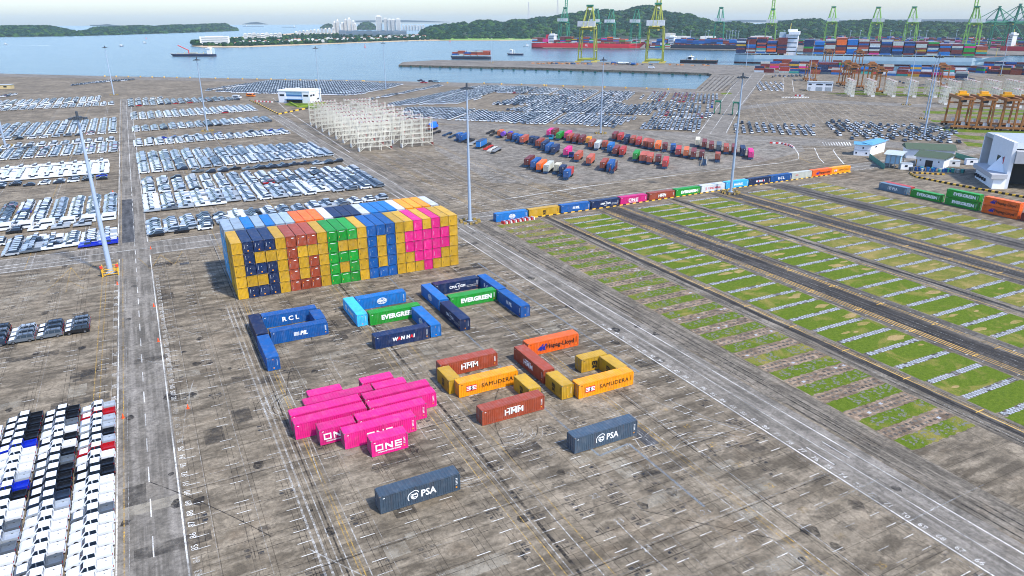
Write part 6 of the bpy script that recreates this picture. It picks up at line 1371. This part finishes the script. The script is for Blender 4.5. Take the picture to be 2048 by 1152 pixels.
def hill(name, prof, foot, back, nx, nt, sizes, crown=9., density=1.):
    "prof: skyline of tree tops; foot, back: shore line and ridge line in the survey picture"
    x0, x1 = prof[0][0], prof[-1][0]; nv = 8; V = []; cols_ = []
    for i in range(nx+1):
        px = x0+(x1-x0)*i/nx; A_ = Vector(G(px, interp(foot, px), -3)); B_ = Vector(G(px, interp(back, px), -3)); H = max(3, HT(px, interp(back, px), interp(prof, px), -3)-crown)
        cols_.append((A_, B_, H))
        for j in range(nv+1):
            v = j/nv; p = A_.lerp(B_, v); V.append((p.x, p.y, -3.2+(H+2)*math.sin(min(1, v)*math.pi/2)**1.3*(1 if j else 0)))
        p = B_+(B_-A_)*.5; V.append((p.x, p.y, -3.2+H*.6)); p = B_+(B_-A_)*1.2; V.append((p.x, p.y, -4))
    m = nv+3; b = MB(); b.add(V, [(i*m+j, (i+1)*m+j, (i+1)*m+j+1, i*m+j+1) for i in range(nx) for j in range(m-1)]); b.build(name, M_hill, kind='structure')
    for _ in range(int(nt*density)):
        u = random.random()*nx; i = min(nx-1, int(u)); f = u-i; v = random.random()**.8
        A_ = cols_[i][0].lerp(cols_[i+1][0], f); B_ = cols_[i][1].lerp(cols_[i+1][1], f); H = cols_[i][2]*(1-f)+cols_[i+1][2]*f
        p = A_.lerp(B_, .03+v*1.0); z = -3.2+(H+2)*math.sin(min(1, .03+v)*math.pi/2)**1.3
        tree(p.x, p.y, z-1.5, random.choice(sizes))
hill('island', [(-60, 53), (0, 52), (30, 51.5), (99, 51), (137, 58.5), (164, 63.5), (172, 61), (191, 54), (235, 53), (280, 50.5), (310, 52), (350, 49.5), (390, 49), (420, 47.5), (451, 46.5), (461, 50), (474, 61)], [(-60, 75), (0, 74.5), (157, 72.5), (342, 66.8), (474, 62.2)], [(-60, 68), (0, 68), (157, 66), (342, 61.5), (474, 58.5)], 70, 2600, (12, 17, 17), 11)
HP_ = [(842, 62), (852, 57), (864.6, 52), (887, 49), (909.5, 47), (932, 44), (941, 50), (950, 41.5), (977, 40), (1008, 46), (1026, 39), (1055, 40), (1078, 34), (1096, 35), (1119, 30), (1152, 26), (1166, 21), (1197, 23), (1206, 17.5), (1220, 22), (1242, 22), (1265, 14.5), (1285, 11), (1303, 12), (1316, 19), (1332, 24.5), (1354, 26), (1366, 29), (1379, 27), (1390, 35), (1411, 38), (1426, 44), (1455, 45.5), (1471, 43), (1483, 46), (1503, 47.5), (1516, 50), (1549, 45), (1574, 42), (1599, 39), (1637, 37.5), (1646, 42.5), (1672, 45), (1699, 41), (1724, 40), (1751, 40), (1788, 42), (1819, 43.5), (1846, 45), (1870, 43.5), (1904, 46), (1930, 45), (1990, 45), (2100, 42)]
hill('hills', HP_, [(842, 77), (1100, 77), (1500, 80), (1700, 78), (2100, 82)], [(842, 68.5), (1100, 66), (1300, 64), (1500, 67), (1700, 66), (2100, 68)], 130, 7000, (8, 12, 12, 17), 10)
hill('far_hill', [(716, 52), (724, 45), (736, 42.5), (748, 48), (752, 54)], [(716, 60), (752, 60)], [(716, 57), (752, 57)], 10, 120, (12,), 9)
hill('far_hill', [(642, 53), (656, 46), (668, 50)], [(642, 58), (668, 58)], [(642, 56), (668, 56)], 6, 60, (12,), 9)
def bare(name, prof, foot):
    b = MB(); n = len(prof); V = []
    for px, py in prof: p = G(px, foot, -3); V += [(*p, -4), (*p, -3+max(1, HT(px, foot, py, -3)))]
    V2 = [(x*1.08, y*1.08, z) for x, y, z in V]; b.add(V+V2, [(2*i, 2*i+2, 2*i+3, 2*i+1) for i in range(n-1)]+[(2*i+1, 2*i+3, 2*n+2*i+3, 2*n+2*i+1) for i in range(n-1)]); b.build(name, M_hill, kind='structure')
bare('horizon_hills', [(180, 50), (200, 50), (216, 48.2), (230, 50.5), (245, 51.5)], 51.8); bare('horizon_hills', [(484, 48.5), (500, 45), (515, 43.8), (528, 47), (536, 48.5)], 48.7)
bare('horizon_hills', [(630, 44), (650, 42.5), (720, 41), (800, 40), (850, 41.5), (900, 44)], 44.6); bare('horizon_hills', [(1440, 42), (1480, 39.5), (1530, 40.5), (1600, 39.5), (1700, 40.5), (1800, 39), (1900, 38.5), (2000, 39), (2100, 38)], 44.6)
# port platform on the far side
fp = MB(); fp.prism(wpoly([(1085, 96), (1300, 97.5), (1500, 101), (2150, 112), (2150, 80), (1500, 79), (1090, 79)], -1)[::1], -6, -.6); struct('far_port_ground', fp, M_quay)
# residential spit
sp = MB(); shore = [(384, 93), (403, 95), (478, 95), (560, 92), (640, 89), (700, 86.5), (829, 82), (880, 81.5), (1000, 81.5), (1060, 80.5), (1100, 80), (1100, 73), (840, 70), (700, 66), (600, 66), (480, 74), (400, 82)]
sp.prism([Vector(G(x, y, -3)) for x, y in shore], -6, -1.4); struct('shore', sp, M_sand)
lw = MB(); lw.quad([(*G(x, y, -1.3), -1.3) for x, y in [(880, 80.3), (1060, 79.2), (1090, 77), (880, 76.5)]]); struct('lawn', lw, M_lawn)
lw = MB(); lw.quad([(*G(x, y, -1.3), -1.3) for x, y in [(392, 91), (478, 92), (640, 87), (829, 80), (860, 77), (700, 68), (600, 68), (480, 76)]]); struct('lawn', lw, M_hill)
random.seed(12)
for _ in range(1300):
    px = random.uniform(386, 900); lo = interp([(384, 91.5), (478, 93), (640, 87), (829, 80.3), (900, 79)], px); hi = interp([(384, 84), (480, 77), (600, 69), (700, 68), (840, 72), (900, 76)], px); py = hi+(lo-hi)*random.random()
    p = G(px, py, -1.4); tree(p[0], p[1], 1.0, random.choice((5, 5, 8)))
for _ in range(300):
    px = random.uniform(860, 1100); p = G(px, random.uniform(73.5, 77.5), -1.4); tree(p[0], p[1], 0, random.choice((5, 8, 8)))
for px, py in ((386, 90), (391, 91), (396, 91), (388, 88), (395, 88)):
    p = G(px, py, -1.4); tree(p[0], p[1], 5, 8)
mass('distant_woodland', TREES, TM_, 3, M_tree)
# buildings of the spit
M_apt = paint('apartment_wall', (214, 214, 208), .8, .12, scale=.1); M_aptg = paint('apartment_grey_band', (120, 132, 142), .7, .1); M_terr = paint('terracotta_roof', (176, 98, 70), .8, .2); M_slateb = paint('blue_grey_block', (84, 112, 132), .7, .15)  # M_aptg: blue-grey paint of the apartment window bands
def block(name, lab, px, py, wpx, ytop, wall, depth=16, bands=True, rz=None, roof=None, grp=None, peak=False):
    x, y = G(px, py, -1.4); H = HT(px, py, ytop, -1.4); W = wpx/SC(px, py, -1.4)
    a = math.atan2(y, x)-math.pi/2 if rz is None else rz
    r = root(name, lab, 'apartment block' if name != 'house' else 'house', (x, y, -1.4), a, grp)
    b = MB(); b.box(0, W, 0, depth, 0, H*(.82 if peak else .95)); b.build('wall', wall, r)
    b = MB()
    if peak: b.add([(-.5, -.5, H*.823), (W+.5, -.5, H*.823), (W+.5, depth+.5, H*.823), (-.5, depth+.5, H*.823), (W/2, depth/2, H)], [(0, 3, 2, 1), (0, 1, 4), (1, 2, 4), (2, 3, 4), (3, 0, 4)])
    else: b.box(W*.2, W*.8, depth*.2, depth*.8, H*.951, H)
    b.build('roof', roof or wall, r)
    if bands:
        n = max(2, int(H/6)); 
        for k in range(n):
            z = H*.9*(k+.35)/n; b = MB(); b.box(W*.06, W*.94, -.35, -.003, z, z+H*.9/n*.42); b.build('window_band', M_aptg, r)
block('apartment_block', 'long white six storey apartment block at the tip of the spit', 401, 91, 56, 72.5, M_apt, 26, grp=None)
for k in range(9): block('apartment_block', f'pale low apartment block, {ordw(k+1)} from the left behind the trees of the spit', 488+k*8.6, 79.5-k*.3, 7.4, 67-(k % 3)*.8, M_apt, 18, grp='pale low apartment blocks behind the trees')
for k in range(11): block('apartment_block', f'stepped white apartment block, {ordw(k+1)} from the left in the slanting terrace', 590+k*7.4, 70-k*.2, 5.6, 62-k*.75, M_apt, 22, grp='slanting terrace of white apartment blocks', peak=True)
for k, (px, w_, yt) in enumerate(((667, 7, 42), (674, 6, 38), (682, 8, 44), (690, 6, 37), (697, 7, 34), (705, 6, 40), (709, 5, 46))): block('tower_block', f'pale tower with a pointed cap, {ordw(k+1)} from the left in the clustered group', px, 66, w_, yt, M_apt, 22, grp='clustered towers with pointed caps', peak=True)
for k, (px, w_, yt) in enumerate(((753, 12, 30.5), (769, 7, 35.5), (777, 7, 37), (784, 8, 37.5), (793, 9, 36))): block('tower_block', f'tall white tower, {ordw(k+1)} from the left in the row of high-rises', px, 66, w_, yt, M_apt, 24, grp='row of white high-rises')
for k in range(10): block('apartment_block', f'blue grey terrace block, {ordw(k+1)} from the left before the high-rises', 678+k*13.6, 71+k*.2, 13, 60.5+(k % 2)*.6, M_slateb, 20, grp='blue grey terrace before the high-rises')
for k in range(8): block('apartment_block', f'faint low apartment block, {ordw(k+1)} from the left, right of the high-rises', 804+k*5.8, 60, 4.8, 49.5, M_apt, 20, grp='faint low blocks right of the high-rises')
random.seed(41)
for k in range(58):
    px = 470+k*6.6+random.uniform(-2, 2); lo = interp([(470, 92), (640, 85.5), (829, 79.3), (880, 78)], px); py = lo-random.uniform(.5, 5.5)
    if px > 840: py = random.uniform(70, 76)
    block('house', f'small {"white" if k % 3 else "terracotta roofed"} house among the trees, {ordw(k+1)} from the left', px, py, random.uniform(4.5, 8), py-random.uniform(4., 6.5), M_apt, 12, bands=False, roof=M_terr if k % 3 == 0 or random.random() < .3 else M_apt, grp='small houses on the wooded spit', peak=True)
for k, (px, py, w_, yt) in enumerate(sorted(((1558, 64, 19, 55), (1620, 66, 13, 61), (1792, 60, 10, 48), (1868, 58, 26, 46), (1890, 60, 14, 49), (1925, 62, 30, 50), (1985, 60, 50, 46), (2010, 64, 30, 55), (1070, 68, 6, 59), (985, 66, 5, 58), (1500, 84.5, 40, 71.5), (1400, 83, 30, 72), (1340, 83, 40, 72), (1330, 80, 20, 66)))):
    block('building', f'low pale building on the far hillside, {ordw(k+1)} from the left', px, py, w_, yt, M_apt, 20, bands=False, grp='low pale buildings on the far hillside')
# pylons and far lamp masts
for k, (px, py, yt, wb) in enumerate(((1057, 60, 4, 9), (1114.5, 60, -6, 9))):
    x, y = G(px, py, -3); H = HT(px, py, yt, -3); b = MB()
    for sx in (-1, 1):
        for sy in (-1, 1): b.beam((sx*wb, sy*wb, 0), (sx*1.2, sy*1.2, H), 1.2)
    for q in range(14):
        z = H*q/14; w_ = wb+(1.2-wb)*q/14; w2 = wb+(1.2-wb)*(q+1)/14
        b.beam((-w_, -w_, z), (w2, -w2, z+H/14), .7); b.beam((w_, -w_, z), (-w2, -w2, z+H/14), .7); b.beam((-w_, -w_, z), (w_, -w_, z), .7)
    b.build('radio_mast', paint('pylon_paint%d' % k, (196, 196, 200), .6), None, (x, y, -3), label=f'thin lattice radio mast on the hill, {("left", "right")[k]} one', cat='radio mast')
lm = MB(); lm.tube((0, 0, 0), (0, 0, 34), .6, .4, 6); lm.box(-2, 2, -2, 2, 34, 35.2); LMM = lm.mesh('far_light_mast', [M_mast])
for k, px in enumerate((1363, 1380, 1410, 1416, 1452, 1458, 1463, 1469, 1475, 1550, 1566, 1698, 1718, 1778, 1806, 1818, 1836, 1850, 1910, 1926)):
    p = G(px, 84+(k % 3), -1); link('light_mast', LMM, None, (*p, -1), 0, f'slim far light mast across the harbour, {ordw(k+1)} from the left', 'light mast', 'slim light masts across the harbour')
# vehicles and heaps on the pier
random.seed(15)
gear = MB()
for k in range(60):
    px = random.choice((random.uniform(1060, 1180), random.uniform(1130, 1440))); p = Vector(G(px, 127+(px-1060)*.012+random.uniform(-.6, .6))); a = random.uniform(0, 3); c, s = math.cos(a), math.sin(a); w_, d_, h_ = random.uniform(1.5, 4), random.uniform(1, 2), random.uniform(.8, 2.4)
    gear.hexa([(p.x+c*u*w_-s*v*d_, p.y+s*u*w_+c*v*d_, 0) for u, v in ((-1, -1), (1, -1), (1, 1), (-1, 1))], [(p.x+c*u*w_*.7-s*v*d_*.7, p.y+s*u*w_*.7+c*v*d_*.7, h_) for u, v in ((-1, -1), (1, -1), (1, 1), (-1, 1))], random.choice((0, 0, 1, 2)))
gear.build('scrap_and_gear', [M_ora, M_dark, M_chas], kind='stuff')
for k, (px, py, c, lab) in enumerate(((1222, 128.5, 'blue', 'blue tank container on the pier'), (1236, 128.8, 'white', 'left white tank container on the pier'), (1247, 129, 'white', 'right white tank container on the pier'), (1262, 130.5, 'blue', 'blue box lorry body on the pier'))):
    x, y = G(px, py); r = root('tank_container', lab, 'tank', (x, y, 0), A1); b = MB()
    b.tube((0, 0, 2.3), (8, 0, 2.3), 1.6, 1.6, 12); b.build('tank', CM[c], r); b = MB(); b.box(-.2, 8.2, -1.4, 1.4, .1, .6); b.build('frame', M_dark, r)
o = link('parked_van', CSM['van'], None, (*G(1303, 137), 0), A1, 'white van alone on the pier right of the mast', 'car'); o.scale = (1.8, 1.6, 1.5)
# dump of small things on the quay near the fan of cars
for k, (px, py, c, kd, lab) in enumerate(((842, 163, 'dark', 'pickup', 'dark machine-like pickup on the quay'), (848, 166.5, 'red', 'pickup', 'red pickup on the quay left of the cranes'), (863, 164.5, 'dark', 'suv', 'dark car alone on the quay'), (873, 165, 'teal', 'suv', 'pale teal car alone on the quay'), (502, 193.5, 'orange', 'van', 'orange van left of the control building'), (474, 197, 'white', 'van', 'white box van at the end of the farthest mixed bay'))):
    o = link('parked_car', CSM[kd], None, (*G(px, py), 0), A1, lab, 'car'); own(o, {0: PM[c]}); o.scale = (1.5, 1.5, 1.4)
